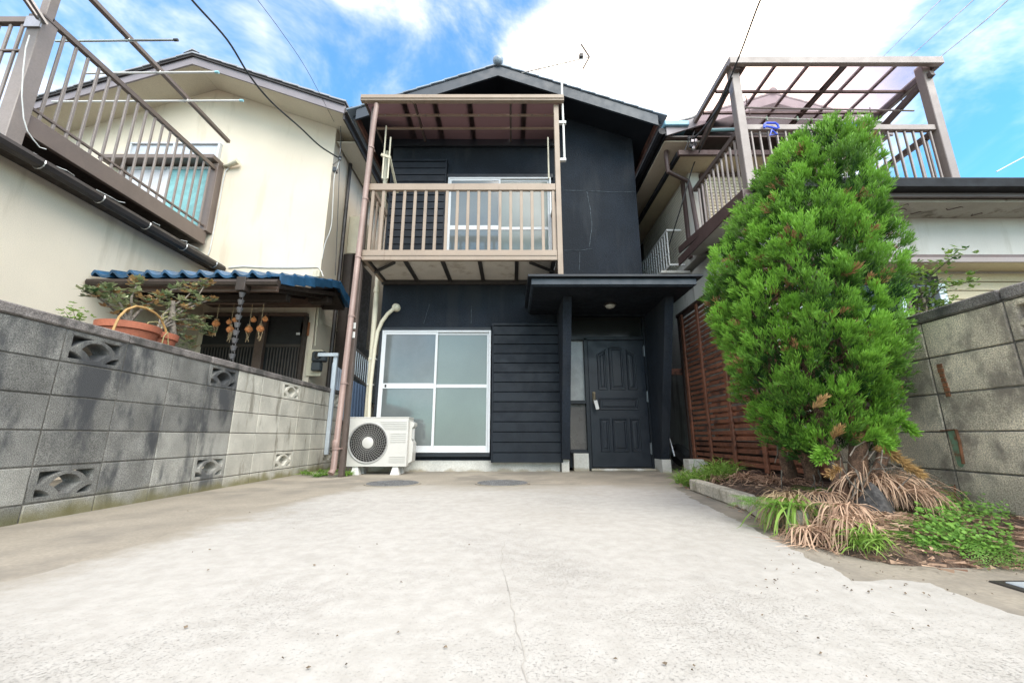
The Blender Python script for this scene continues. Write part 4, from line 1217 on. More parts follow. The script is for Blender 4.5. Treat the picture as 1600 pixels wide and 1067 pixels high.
# name board, bell and meter
q0, q1 = PY(471, 503, YL - .02), PY(482, 524, YL - .02)
M['orangewood'] = mat('orange_varnished_wood', (.34, .12, .045), .5, var=.15)
o = MB().cbox(q0.x, q1.x, YL - .03, YL - .002, q1.z, q0.z, .004).build('name_board', M['orangewood'])
tag(o, 'small orange brown wooden board on the wall beside the lattice door', 'name board')
em = thing('electricity_meter', 'dark grey electricity meter on a cream backing board at the corner of the cream house', 'meter', (XC + .02, YL, 1.3))
q0, q1 = PY(481, 546, YL - .03), PY(492, 584, YL - .03)
MB().cbox(q0.x, q0.x + .24, YL - .03, YL - .002, q1.z - .03, q0.z, .006).build('board', M['creampipe'], em)
q2, q3 = PY(490, 549, YL - .1), PY(508, 577, YL - .1)
M['metergrey'] = mat('meter_grey', (.035, .043, .05), .35, var=.1)
MB().cbox(q2.x, q3.x, YL - .16, YL - .031, q3.z + .12, q2.z, .02).build('case', M['metergrey'], em)
MB().cbox(q2.x, q3.x - .07, YL - .14, YL - .031, q3.z - .02, q3.z + .119, .012).build('terminal_cover', M['metergrey'], em)
MB().lathe([(0, -.02), (.05, -.018), (.06, 0)], ((q2.x + q3.x) / 2, YL - .161, (q2.z + q3.z) / 2 + .07), 16, 'y').build('dial', M['glassdark'], em, True)
for k, pts in enumerate((((505, 470), (530, 480), (545, 500)), ((503, 505), (520, 512), (545, 527)), ((497, 470), (495, 500), (492, 540)), ((500, 440), (499, 470), (495, 510)))):
    MB().tube([PY(x, y_, YL - .015 if x < 501 else YL + .1) for x, y_ in pts] if k > 1 else [PX(x, y_, XC + .02) for x, y_ in pts], .009, 5).build('conduit', M['creampipe'], lh)
cb_ = PY(510, 433, YL - .03)
MB().tube([PY(x, y_, YL - .012) for x, y_ in ((357, 418), (380, 416), (420, 418), (460, 418), (497, 417), (502, 423), (505, 432))], .010, 5).build('wall_cable', M['whitecable'], lh)
MB().cbox(XC - .08, XC + .03, YL - .09, YL - .004, 3.02, 3.14, .01).build('joint_box', M['creampipe'], lh)
# rain chain of little cups
rc = thing('rain_chain', 'rain chain of small grey metal cups hanging from the gutter hopper of the blue roof', 'rain chain', (-3.185, EY - .11, 1.2))
M['cup'] = mat('zinc_cup', (.13, .125, .13), .45, metal=.4, var=.2)
for i in range(11):
    z = 2.06 - i * .092
    MB().lathe([(.020, 0), (.036, .058), (.034, .058), (.018, .006)], (-3.185, EY - .11, z), 12).build('cup', M['cup'], rc, True)
    MB().tube([(-3.185 + .018 * math.cos(a), EY - .11, z + .072 + .017 * math.sin(a)) for a in [k * math.pi / 4 for k in range(9)]], .003, 4).build('link', M['cup'], rc)
# drying persimmons / onions under the eave
M['onion'] = mat('onion_skin', (.48, .18, .06), .45, var=.3, vscale=30, spec=.5)
M['dryleaf'] = mat('dried_stalk', (.34, .25, .14), .8, var=.3, vscale=25)
hp = MB().tube([(-4.85, 5.15, 2.175), (-3.25, 5.15, 2.175)], .010, 6).build('hanging_rod', M['brownwood'], er)
for k, (px, py, nb, lab) in enumerate(((338, 503, 1, 'leftmost small bunch of orange onions hanging under the blue roof'),
                                  (360, 512, 3, 'fullest bunch of orange onions with long dried stalks under the blue roof'),
                                  (389, 512, 2, 'bunch of onions half hidden behind the rain chain'),
                                  (407, 511, 2, 'rightmost bunch of onions beside the brown door post'))):
    c0 = PY(px, py, 5.15)
    on = thing('onion_bunch', lab, 'onions', (c0.x, 5.15, c0.z), 'onion bunches drying at the entrance')
    MB().tube([(c0.x, 5.15, 2.17), (c0.x, 5.15, c0.z + .06)], .004, 4).build('string', M['dryleaf'], on)
    for j in range(nb):
        dx = (0, .045, -.03)[j]; dz = (-.02, .11, .08)[j]
        r = (.047, .036, .034)[j]
        MB().lathe([(0, -r), (r * .6, -r * .8), (r, -r * .1), (r * .85, r * .5), (r * .3, r * 1.0), (r * .12, r * 1.5)], (c0.x + dx, 5.15, c0.z + dz), 12).build('onion', M['onion'], on, True)
    sb = MB()
    for j in range(9):
        a = random.uniform(0, 6.28)
        sb.tube([(c0.x + random.uniform(-.02, .02), 5.15 + .02 * math.cos(a), c0.z + .05), (c0.x + .03 * math.sin(a), 5.15 + .03 * math.cos(a), c0.z - .05), (c0.x + .02 * math.sin(a * 2), 5.15, c0.z - random.uniform(.12, .2))], .003, 3)
    sb.build('stalk', M['dryleaf'], on)

# ---- overhead cables and wires
def wire(pts, r, m, lab, grp=None):
    """pts: (px, py, Y)"""
    P_ = [PY(*p) for p in pts]
    # Catmull-Rom for a smooth sag
    out = []
    for i in range(len(P_) - 1):
        a = P_[max(0, i - 1)]; b = P_[i]; c_ = P_[i + 1]; d = P_[min(len(P_) - 1, i + 2)]
        for k in range(6):
            t = k / 6
            out.append(.5 * ((2 * b) + (c_ - a) * t + (2 * a - 5 * b + 4 * c_ - d) * t * t + (-a + 3 * b - 3 * c_ + d) * t ** 3))
    out.append(P_[-1])
    o = MB().tube(out, r, 5).build('overhead_cable', M[m], None, True)
    tag(o, lab, 'cable', grp)
wire([(270, -40, 3.4), (300, 0, 3.6), (355, 62, 4.1), (390, 118, 4.6), (425, 160, 5.0), (470, 200, 5.6), (500, 228, 6.0), (530, 247, 6.3)], .013, 'cable', 'thick dark service cable sagging to the right corner of the cream gable wall')
wire([(395, -10, 3.4), (440, 50, 4.2), (480, 110, 5.0), (522, 190, 6.2)], .0035, 'cable', 'hair thin wire left of the middle running to the cream gable corner')
wire([(530, 175, 6.3), (533, 215, 6.32), (531, 250, 6.3), (528, 330, 6.34), (524, 430, 6.4)], .006, 'cable', 'dark wire hanging straight down the corner of the cream house')
wire([(531, 250, 6.3), (527, 262, 6.32), (522, 280, 6.33), (518, 350, 6.34), (508, 380, 6.36), (503, 405, 6.37)], .007, 'whitecable', 'pale conduit wire down the corner of the cream house above the blue roof')
ins = thing('cable_anchor', 'small dark insulator clamp where the thick cable meets the cream house corner', 'insulator', PY(531, 248, 6.3))
q = PY(531, 248, 6.3)
MB().lathe([(0, -.03), (.025, -.03), (.03, 0), (.02, .02), (.03, .04), (0, .05)], q, 10).build('insulator', M['metergrey'], ins, True)
MB().beam(q, (XC, YL + .02, q.z - .02), .02, .03).build('arm', M['steel'], ins)
q2 = PY(532, 188, 6.3)
MB().tube([q + Vector((0, 0, .04)), q2], .005, 4).build('stay', M['steel'], ins)
q3 = PY(523, 264, 6.33)
MB().cbox(q3.x - .03, q3.x + .04, 6.30, 6.39, q3.z - .06, q3.z + .03, .01).build('splice_box', M['metergrey'], ins)
# ------------------------------------------------------------------ white house on the right
M['offwhite'] = mat('offwhite_render', (.50, .485, .445), .85, var=.06, vscale=1.2, fine=.06, fscale=110, bump=.25, bscale=140, dirt=(.42, .40, .35), dirt_amt=.3, dirt_scale=1.6, streak=True)
M['greywall'] = mat('grey_side_wall', (.36, .35, .32), .9, var=.1, vscale=1.5, fine=.1, dirt=(.20, .18, .15), dirt_amt=.4, streak=True)
M['beigeside'] = mat('beige_siding', (.50, .43, .29), .6, var=.05)
M['soffitcrack'] = mat('peeling_soffit', (.36, .34, .29), .85, var=.1, vscale=3, dirt=(.16, .14, .11), dirt_amt=.25, dirt_scale=3)
M['creamshade'] = mat('cream_blind', (.66, .57, .40), .6, var=.06)
M['ribcream'] = mat('ribbed_shutter', (.50, .47, .40), .55, var=.06)
M['browntrim'] = mat('brown_trim', (.075, .045, .04), .5, var=.12)
M['taupe'] = mat('taupe_aluminium', (.215, .175, .16), .4, var=.06, spec=.5)
M['taupedark'] = mat('dark_taupe_rail', (.085, .062, .055), .45, var=.1)
M['slatedark'] = mat('dark_grey_tile', (.11, .11, .115), .45, var=.2, rnd=.15)
M['ironblack'] = mat('black_gutter', (.012, .012, .015), .6, var=.1, spec=.25)
M['blueplastic'] = mat('blue_plastic', (.05, .10, .62), .35, var=.05)
M['bluetile2'] = mat('pale_blue_tile', (.16, .32, .42), .35, var=.15)
M['redwood'] = mat('red_brown_slat', (.17, .066, .036), .6, var=.2, vscale=9, fine=.2, rnd=.22, dirt=(.05, .022, .016), dirt_amt=.3, dirt_scale=6)
M['redwoodframe'] = mat('dark_screen_frame', (.045, .024, .018), .6, var=.15)
rh = thing('white_house', 'off white house with roof terrace, brown trim and dark tiled roof on the right', 'house', (4, 5.5, 0))
WX, Y2, Y1 = 2.75, 5.5, 4.2
MB().box(WX, 9.5, Y1, 14, 0, 2.92).build('ground_floor_wall', M['offwhite'], rh)
MB().box(WX - .003, WX + .02, Y2 + .35, 14, 0, 2.92).build('side_wall', M['greywall'], rh)
MB().box(2.68, 5.0, Y2, 14, 3.0, 4.40).build('upper_wall', M['offwhite'], rh)
# lower roof with its gutter
lr_ = MB().prism([(3.82, 2.90), (3.82, 2.99), (Y2 - .002, 3.15), (Y2 - .002, 3.06)], 'x', 2.42, 9.5).build('lower_roof', M['browntrim'], rh)
MB().prism([(3.86, 2.865), (Y1 + .1, 2.875), (Y1 + .1, 2.90), (3.86, 2.898)], 'x', 2.44, 9.4).build('soffit', M['soffitcrack'], lr_)
MB().prism([(Y1 + .1, 2.90), (Y2, 3.03), (Y2, 3.055), (Y1 + .1, 2.925)], 'x', 2.44, WX).build('verge_soffit', M['offwhite'], lr_)
MB().cbox(2.40, 2.42, 3.80, Y2, 2.86, 2.98, .003).build('verge_board', M['browntrim'], lr_)
MB().cbox(2.42, 9.5, 3.795, 3.818, 2.885, 2.93, .003).build('fascia', M['taupedark'], lr_)
MB().prism([(3.80, 2.935), (3.70, 2.945), (3.685, 3.03), (3.70, 3.045), (3.79, 3.05)], 'x', 2.5, 9.5).build('gutter', M['ironblack'], lr_)
for x in (4.2, 4.75, 5.3, 5.85):
    MB().lathe([(0, 0), (.05, .005), (.05, .03), (0, .05)], (x, 3.80, 3.05), 12, 'z').build('tile_end', M['slatedark'], lr_)
# cracks and peeling paint in the soffit
ck = MB()
for (x0_, x1_, y_) in ((3.75, 4.0, 3.95), (4.05, 4.3, 4.02), (4.1, 4.22, 3.93), (4.7, 4.85, 3.98), (4.4, 4.5, 4.08), (5.1, 5.2, 4.1), (3.8, 3.95, 4.1)):
    pts = [(x0_ + (x1_ - x0_) * t, y_ + .03 * math.sin(t * 6) + random.uniform(-.012, .012), 2.8635) for t in (0, .25, .5, .75, 1)]
    ck.tube(pts, .004, 4)
ck.build('soffit_crack', M['browntrim'], lr_, kind='stuff')
# window hood, siding and window of the ground floor
hd = MB().cbox(2.9, 9.5, 3.92, 4.197, 2.235, 2.30, .004).build('window_hood', M['browntrim'], rh)
MB().cbox(2.9, 9.5, 3.90, 3.919, 2.205, 2.26, .003).build('hood_edge', M['taupe'], hd)
MB().cbox(2.9, 9.4, 3.93, 4.195, 2.222, 2.2345, .002).build('hood_soffit', M['beigeside'], hd)
for i in range(8):
    z = 2.20 - (i + 1) * .10
    MB().prism([(4.197, z), (4.172, z + .003), (4.182, z + .094), (4.197, z + .094)], 'x', 4.62, 9.4).build('siding_board', M['beigeside'], rh)
MB().box(3.0, 4.62, 4.17, 4.197, 2.05, 2.20).build('shutter_head', M['darkwood'], rh)
wf = MB().cbox(4.52, 4.60, 4.10, 4.197, 1.2, 2.05, .004).cbox(4.10, 4.15, 4.10, 4.197, 1.2, 2.05, .004).cbox(3.0, 3.05, 4.10, 4.197, 1.2, 2.05, .004).cbox(3.05, 4.52, 4.12, 4.197, 1.2, 1.25, .004).build('window', M['steelpale'], rh)
MB().box(3.05, 4.10, 4.16, 4.165, 1.25, 2.05).build('pane', M['glassdark'], wf)
MB().box(4.15, 4.52, 4.16, 4.165, 1.25, 2.05).build('pane', M['glassdark'], wf)
for i, x in enumerate((4.2, 4.27, 4.36, 4.44)):
    MB().cbox(x, x + .03, 4.13, 4.15, 1.25, 2.03, .004).build('curtain_fold', (M['brownwood'], M['darkwood'], M['brownwood'], M['metergrey'])[i], wf)
# upper floor: eave hood round the corner, white pier, blind window
MB().box(2.41, 5.2, 5.11, Y2 - .002, 4.375, 4.395).build('hood_soffit', M['beigeside'], rh)
MB().box(2.41, 2.678, Y2, 13, 4.375, 4.395).build('hood_soffit', M['beigeside'], rh)
MB().cbox(2.37, 5.22, 5.06, 5.108, 4.36, 4.44, .004).build('hood_fascia', M['browntrim'], rh)
MB().cbox(2.36, 2.408, 5.11, 13, 4.36, 4.44, .004).build('hood_fascia', M['ironblack'], rh)
MB().box(2.42, 5.2, 5.12, Y2 + .02, 4.398, 4.41).build('hood_top', M['browntrim'], rh)
MB().cbox(2.675, 2.83, Y2 - .02, Y2 + .12, 3.08, 4.37, .004).build('corner_pier', M['offwhite'], rh)
MB().cbox(2.84, 2.88, Y2 - .06, Y2 - .003, 3.1, 4.34, .003).cbox(2.88, 4.6, Y2 - .06, Y2 - .003, 4.29, 4.34, .003).cbox(4.56, 4.6, Y2 - .06, Y2 - .003, 3.1, 4.289, .003).build('window_frame', M['browntrim'], rh)
bl = MB().box(2.88, 4.56, Y2 - .03, Y2 - .02, 3.12, 4.289).build('blind', M['beigeside'], rh)
for i in range(22):
    piece('blind_slat', (1.66, .012, .040), M['creamshade'], bl, (3.72, Y2 - .037, 3.15 + i * .052), .003)
# side: ribbed shutter, brown corner strip, downpipe, window guard
rb = MB().box(2.655, 2.679, 5.72, 7.6, 3.12, 4.30).build('side_shutter', M['ribcream'], rh)
for i in range(24):
    piece('shutter_rib', (.014, 1.86, .030), M['ribcream'], rb, (2.649, 6.66, 3.15 + i * .048), .004)
MB().cbox(2.64, 2.679, 5.62, 5.70, 3.05, 4.36, .004).build('corner_strip', M['browntrim'], rh)
MB().box(2.66, 2.679, 7.7, 9.4, 3.2, 4.3).build('side_window', M['darkwood'], rh)
gd_ = MB().cbox(2.42, 2.44, 5.85, 7.7, 3.02, 3.05, .003).cbox(2.42, 2.44, 5.85, 7.7, 3.60, 3.63, .003).cbox(2.44, 2.655, 5.85, 5.87, 3.60, 3.63, .003).cbox(2.44, 2.655, 5.85, 5.87, 3.02, 3.05, .003).cbox(2.44, 2.655, 7.68, 7.70, 3.6, 3.63, .003).build('window_guard', M['white'], rh)
for i in range(18):
    piece('guard_bar', (.016, .016, .58), M['white'], gd_, (2.43, 5.88 + i * .107, 3.325), .003)
MB().cbox(2.425, 2.435, 5.85, 7.7, 3.22, 3.24, .003).build('guard_rail', M['white'], gd_)
MB().cbox(2.425, 2.435, 5.85, 7.7, 3.42, 3.44, .003).build('guard_rail', M['white'], gd_)
MB().box(2.30, WX, 5.9, 9, 2.92, 2.96).build('side_ledge', M['offwhite'], rh)
dp_ = [(2.30, 5.30, 4.62), (2.30, 5.30, 4.44), (2.33, 5.32, 4.36), (2.60, 5.46, 4.22), (2.63, 5.47, 4.10), (2.63, 5.47, 3.12)]
dp_ = [PY(1041, 222, 5.3), PY(1041, 245, 5.3), PY(1044, 268, 5.3), PY(1075, 283, 5.42), PY(1079, 296, 5.43), PY(1093, 378, 5.43)]
MB().tube(dp_, .033, 10).build('downpipe', M['browntrim'], rh, True)
MB().lathe([(.033, 0), (.06, .06), (.07, .14), (.06, .14)], dp_[0] + Vector((0, 0, -.03)), 10).build('rain_hopper', M['browntrim'], rh, True)
# main roof, gable towards the drive
GX0, GX1, GXM, GZ0, GZ1 = 2.20, 5.42, 3.81, 4.72, 5.27
gsl = (GZ1 - GZ0) / (GXM - GX0)
M['gablegrey'] = mat('grey_gable_face', (.15, .145, .15), .7, var=.12)
MB().prism([(2.72, 4.42), (4.95, 4.42), (4.95, 4.80), (GXM, GZ1 - .03), (2.72, 4.80)], 'y', Y2 + .04, 13.8).build('gable_wall', M['cream'], rh)
MB().prism([(2.5, 4.66), (5.1, 4.66), (GXM, GZ1 - .10)], 'y', 5.20, 5.22).build('gable_triangle', M['gablegrey'], rh)  # flat dark grey triangle in front of the gable wall
for xa, za, xb, zb in ((GX0, GZ0, GXM, GZ1), (GXM, GZ1, GX1, GZ0)):
    rf_ = MB().prism([(xa, za), (xb, zb), (xb, zb + .06), (xa, za + .06)], 'y', 5.03, 14).build('main_roof', M['slatedark'], rh)
    MB().prism([(xa, za - .09), (xb, zb - .09), (xb, zb + .055), (xa, za + .055)], 'y', 5.0, 5.028).build('barge_board', M['plum'], rf_)
    n = 8; sg = 1 if xb > GXM else -1
    for i in range(n):
        t = (i + .5) / n; x = xa + (xb - xa) * t; z = za + (zb - za) * t
        piece('roof_tile', ((xb - xa) / n * 1.1, 8.9, .03), M['slatedark'], rf_, (x, 5.0 + 4.45, z + .085), .004, rot=(0, sg * (math.atan(gsl) - .04), 0))
MB().tube([(GXM, 4.98, GZ1 + .10), (GXM, 14, GZ1 + .10)], .06, 10).build('ridge_tile', M['slatedark'], rf_, True)
MB().cbox(GX0 - .03, GX0 + .32, 4.96, 5.2, GZ0 + .05, GZ0 + .13, .01).build('corner_tile', M['bluetile2'], rf_)
MB().box(GX0 + .01, GX1 - .01, 5.04, Y2 + .035, 4.635, 4.655).build('gable_soffit', M['taupedark'], rh)
MB().cbox(GX0 - .02, GX0 - .001, 5.0, 14, GZ0 - .10, GZ0 + .04, .004).build('eave_board', M['ironblack'], rf_)
MB().tube([(GX0 - .06, 5.0, GZ0 - .02), (GX0 - .06, 14, GZ0 - .02)], .055, 8).build('gutter', M['ironblack'], rf_, True)
MB().box(GX0, 2.72, 5.1, 14, GZ0 - .115, GZ0 - .101).build('side_soffit', M['cream'], rf_)

# ---- roof terrace
T = MB().cbox(2.68, 5.08, 4.14, 4.20, 3.10, 3.22, .005).build('roof_terrace', M['taupe'], rh)
MB().cbox(2.68, 2.74, 4.201, Y2 - .07, 3.16, 3.22, .005).build('side_beam', M['taupe'], T)
MB().cbox(5.02, 5.08, 4.201, Y2 - .07, 3.16, 3.22, .005).build('side_beam', M['taupe'], T)
for x in (2.66, 4.99):
    MB().cbox(x, x + .10, 4.10, 4.20, 3.08, 4.90, .006).build('post', M['taupe'], T)
MB().cbox(2.761, 4.989, 4.12, 4.18, 3.975, 4.05, .006).build('top_rail', M['taupe'], T)
for i in range(22):
    piece('baluster', (.020, .024, .754), M['taupe'], T, (2.82 + i * .1005, 4.15, 3.598), .003)
for x in (2.70, 5.04):
    MB().cbox(x - .03, x + .03, 4.201, 5.38, 3.97, 4.04, .005).build('side_rail', M['taupedark'], T)
    for i in range(10):
        piece('baluster', (.024, .020, .75), M['taupe'], T, (x, 4.30 + i * .108, 3.595), .003)
# terrace canopy
tc_ = MB().cbox(2.60, 5.16, 4.00, 4.06, 4.80, 4.90, .006).build('terrace_canopy', M['taupe'], rh)
cb0, cb1 = 4.061, 5.15
MB().cbox(2.60, 2.65, cb0, cb1, 4.83, 4.90, .005).build('side_beam', M['taupe'], tc_)
MB().cbox(5.10, 5.16, cb0, cb1, 4.80, 4.90, .005).build('side_beam', M['taupedark'], tc_)
MB().beam((2.72, 4.06, 4.80), (2.72, 5.10, 4.55), .05, .07).build('side_beam', M['taupedark'], tc_)
MB().beam((5.05, 4.06, 4.72), (5.05, 5.10, 4.50), .05, .07).build('side_beam', M['taupedark'], tc_)
MB().cbox(2.65, 5.10, cb1 - .05, cb1, 4.80, 4.86, .005).build('back_beam', M['browntrim'], tc_)
MB().cbox(2.65, 5.10, 4.44, 4.47, 4.815, 4.85, .004).build('purlin', M['browntrim'], tc_)
MB().cbox(2.65, 5.10, 4.80, 4.83, 4.815, 4.85, .004).build('purlin', M['browntrim'], tc_)
for x in (2.80, 4.02):
    MB().cbox(x - .022, x + .022, 4.061, cb1 - .052, 4.80, 4.814, .003).cbox(x - .022, x + .022, 4.061, cb1 - .052, 4.852, 4.866, .003).build('rafter', M['browntrim'], tc_)
for x0_, x1_ in ((2.655, 3.62), (3.625, 4.30), (4.305, 5.095)):
    MB().box(x0_, x1_, 4.062, cb1, 4.868, 4.873).build('roof_panel', M['polyclear'], tc_)
for x in (3.22, 3.62, 4.30, 4.70):
    MB().cbox(x - .022, x + .022, 4.062, cb1, 4.875, 4.90, .003).build('cover_batten', M['taupe'], tc_)
# rods, pegs and blue hangers on the terrace
rd = thing('drying_rod', 'long brown drying rod hung under the canopy of the right roof terrace', 'drying pole', (3.9, 4.5, 4.5))
ra, rb_ = PY(1150, 168, 4.5), PY(1428, 173, 4.5)
MB().tube([ra, rb_], .011, 8).build('tube', M['taupe'], rd, True)
for x in (ra.x + .15, rb_.x - .12):
    MB().tube([(x, 4.5, ra.z - .01), (x, 4.5, 4.815)], .006, 5).build('hanger', M['browntrim'], rd)
rd2 = thing('drying_rod', 'lower thin white drying rod behind the brown one on the right terrace', 'drying pole', (3.9, 4.9, 4.5))
ra, rb_ = PY(1155, 183, 4.7), PY(1378, 190, 4.7)
MB().tube([ra, rb_], .009, 8).build('tube', M['white'], rd2, True)
for x in (ra.x + .15, rb_.x - .12):
    MB().tube([(x, 4.7, ra.z), (x, 4.7, 4.815)], .006, 5).build('hanger', M['browntrim'], rd2)
M['peg'] = mat('pale_green_peg', (.35, .5, .4), .5)
for px, lab in ((1198, 'pale green clothes peg on the rod above the left blue hanger'), (1246, 'pale green clothes peg on the rod nearest the top of the conifer')):
    q = PY(px, 184, 4.7)
    o = MB().cbox(q.x - .008, q.x + .008, 4.69, 4.712, q.z - .045, q.z + .02, .003).build('clothes_peg', M['peg']); tag(o, lab, 'clothes peg', 'pegs on the terrace rod')
for (px, py, lab) in ((1204, 197, 'bright blue plastic hanger frame hooked over the rail left of the conifer tip'), (1327, 198, 'blue plastic hanger frame just right of the conifer tip')):
    q = PY(px, py, 4.10)
    hg = thing('plastic_hanger', lab, 'hanger', q, 'blue plastic hangers on the terrace rail')
    w2 = .085
    pts = [(q.x - w2, 4.09, q.z - .03), (q.x - w2 * .9, 4.09, q.z + .015), (q.x - w2 * .6, 4.09, q.z + .035), (q.x + w2 * .6, 4.09, q.z + .035), (q.x + w2 * .9, 4.09, q.z + .015), (q.x + w2, 4.09, q.z - .03), (q.x + w2 * .7, 4.09, q.z - .04), (q.x - w2 * .7, 4.09, q.z - .01), (q.x - w2, 4.09, q.z - .03)]
    MB().tube(pts, .012, 6).build('loop', M['blueplastic'], hg, True)
    MB().tube([(q.x, 4.09, q.z - .06), (q.x - .04, 4.08, q.z - .14), (q.x + .05, 4.08, q.z - .13), (q.x, 4.09, q.z - .06)], .010, 6).build('clip', M['blueplastic'], hg, True)
br = MB().tube([PY(1110, 203, 5.0), PY(1148, 202, 5.0)], .022, 8).build('blue_pole', M['capblue'], None, True)
tag(br, 'short pale blue pole end lying behind the left post of the right terrace', 'pole')

# ---- wires on the right
wire([(1200, -20, 3.0), (1186, 5, 3.1), (1160, 75, 3.6), (1140, 125, 4.0), (1118, 178, 4.5), (1095, 232, 5.0), (1082, 262, 5.3), (1065, 320, 5.4), (1040, 400, 6.2)], .009, 'cable', 'black service cable passing the left post of the right terrace')
wire([(1144, 120, 4.0), (1128, 160, 4.3), (1100, 200, 4.7), (1085, 215, 4.9)], .014, 'cable', 'short black cable tail looped beside the right terrace canopy')
wire([(1600, -22, 3.2), (1575, 0, 3.4), (1530, 40, 4.2), (1465, 92, 5.6)], .007, 'metergrey', 'rightmost of the three thin wires above the terrace canopy')
wire([(1540, -18, 3.2), (1521, 0, 3.4), (1490, 28, 4.2), (1412, 98, 6.0)], .006, 'metergrey', 'middle of the three thin wires above the terrace canopy')
wire([(1490, -18, 3.2), (1470, 0, 3.4), (1445, 24, 4.2), (1370, 98, 6.0)], .005, 'metergrey', 'leftmost of the three thin wires above the terrace canopy')
wire([(1640, 225, 5.0), (1600, 245, 5.0), (1557, 268, 5.0)], .008, 'whitecable', 'short pale wire reaching the gutter at the right edge')
wire([(1035, 156, 5.6), (1065, 154, 5.5), (1090, 153, 5.4)], .005, 'whitecable', 'faint level wire left of the right terrace canopy')
kn = thing('cable_clamp', 'tangled black cable clamps beside the brown fascia left of the terrace', 'clamp', PY(1080, 225, 5.0))
for i in range(7):
    q = PY(1075 + random.uniform(-7, 14), 222 + random.uniform(-12, 12), 5.0)
    MB().cbox(q.x - .02, q.x + .02, q.y - .02, q.y + .02, q.z - .025, q.z + .025, .005).build('clamp', M['cable'] if i % 3 else M['steel'], kn)
MB().tube([PY(1070, 235, 5.0), PY(1078, 215, 4.98), PY(1090, 225, 5.0), PY(1076, 230, 5.02), PY(1085, 205, 5.0)], .008, 5).build('cable_loop', M['cable'], kn)

# ---- slatted timber screen
SX = 2.40
scn = thing('slatted_screen', 'red brown horizontal slat screen between the porch and the conifer', 'screen', (SX, 4.6, 0))
sy0, sy1, sz0, sz1 = 3.14, 5.62, .16, 2.08
MB().cbox(SX - .02, SX + .05, sy1, sy1 + .07, 0, sz1 + .05, .005).build('post', M['redwoodframe'], scn)
MB().cbox(SX - .02, SX + .05, sy0 - .07, sy0, 0, sz1 + .05, .005).build('post', M['redwoodframe'], scn)
MB().cbox(SX - .03, SX + .06, sy0 - .08, sy1 + .08, sz1 + .051, sz1 + .10, .005).build('top_rail', M['redwoodframe'], scn)
MB().cbox(SX - .02, SX + .05, sy0, sy1, .05, .13, .005).build('bottom_rail', M['redwoodframe'], scn)
MB().cbox(SX + .055, SX + .075, sy0, sy1, .0, .42, .004).build('shade_strip', M['redwoodframe'], scn)  # added dark strip, stands in for the shade behind the lowest slats
for y_ in (5.52, 5.05, 4.52, 3.98, 3.45):
    MB().cbox(SX - .035, SX - .012, y_ - .03, y_ + .03, .131, sz1 + .05, .004).build('batten', M['redwood'], scn)
n = 30
for i in range(n):
    z = sz0 + .02 + i * (sz1 - sz0) / n
    piece('slat', (.016, sy1 - sy0 - .004, .040), M['redwood'], scn, (SX - .002 + random.uniform(-.002, .002), (sy0 + sy1) / 2, z + .01), .003, rot=(0, .0, random.uniform(-.001, .001)))
    if i % 2 == 0:
        piece('slat', (.014, sy1 - sy0 - .6, .034), M['redwood'], scn, (SX + .032, (sy0 + sy1) / 2 - .3, z + .038), .003)
# bits by the porch
fb = MB().cbox(2.20, 2.44, 5.30, 5.48, 0, .19, .008).build('concrete_footing', M['foundation'])
tag(fb, 'pale concrete footing block at the foot of the slatted screen', 'concrete block')
mb_ = thing('house_tag', 'small white card on a brown wooden bar beside the porch wing wall', 'sign', PY(1042, 580, 5.75))
q = PY(1041, 580, 5.75)
MB().cbox(q.x - .02, q.x + .34, 5.76, 5.79, q.z - .045, q.z + .045, .004).build('bar', M['redwood'], mb_)
MB().cbox(q.x - .015, q.x + .06, 5.752, 5.758, q.z - .04, q.z + .04, .001).build('card', M['white'], mb_)
tool = MB().tube([PY(1038, 655, 5.9), PY(1054, 712, 5.6)], .009, 6).build('garden_stick', M['steelpale']); tag(tool, 'thin pale stick leaning in the gap right of the porch', 'stick')
# bowl of odds and ends in the gap
tb_ = thing('plant_tub', 'black plastic tub with orange and pale scraps in the gap right of the porch', 'tub', PZ(1056, 735, 0))
q = PZ(1053, 733, 0)
MB().lathe([(.14, 0), (.17, .12), (.18, .12), (.165, .11), (.13, .02)], (q.x, q.y + .1, .002), 18).build('tub', M['black'], tb_, True)
for i in range(8):
    MB().cbox(-.03, .03, -.004, .004, -.05, .05, .002).build('scrap', (M['onion'], M['white'], M['curtainblue'])[i % 3], tb_)
    o = tb_.children[-1]; o.location = Vector((q.x - tb_.location.x + random.uniform(-.12, .12), q.y - tb_.location.y + .05 + random.uniform(-.05, .1), .13 + random.uniform(-.02, .03))); o.rotation_euler = (random.uniform(-1, 1), random.uniform(-1, 1), 0)
# ------------------------------------------------------------------ plants
def leaf_material(name, dark, light, rough=.55, transl=.25, spec=.35):
    """colour runs from dark to light with the 'tint' stored on each leaf (old to new growth, plus painted shade inside the conifer crown)"""
    m = bpy.data.materials.new(name); m.use_nodes = True
    nt = m.node_tree; N = nt.nodes; L = nt.links.new; b = N['Principled BSDF']
    at = N.new('ShaderNodeAttribute'); at.attribute_name = 'tint'
    mx = N.new('ShaderNodeMix'); mx.data_type = 'RGBA'
    mx.inputs[6].default_value = (*dark, 1); mx.inputs[7].default_value = (*light, 1)
    L(at.outputs['Fac'], mx.inputs[0]); L(mx.outputs[2], b.inputs['Base Color'])
    b.inputs['Roughness'].default_value = rough; b.inputs['Specular IOR Level'].default_value = spec
    tr = N.new('ShaderNodeBsdfTranslucent'); L(mx.outputs[2], tr.inputs['Color'])
    ms = N.new('ShaderNodeMixShader'); ms.inputs[0].default_value = transl
    L(b.outputs[0], ms.inputs[1]); L(tr.outputs[0], ms.inputs[2]); L(ms.outputs[0], N['Material Output'].inputs['Surface'])
    return m
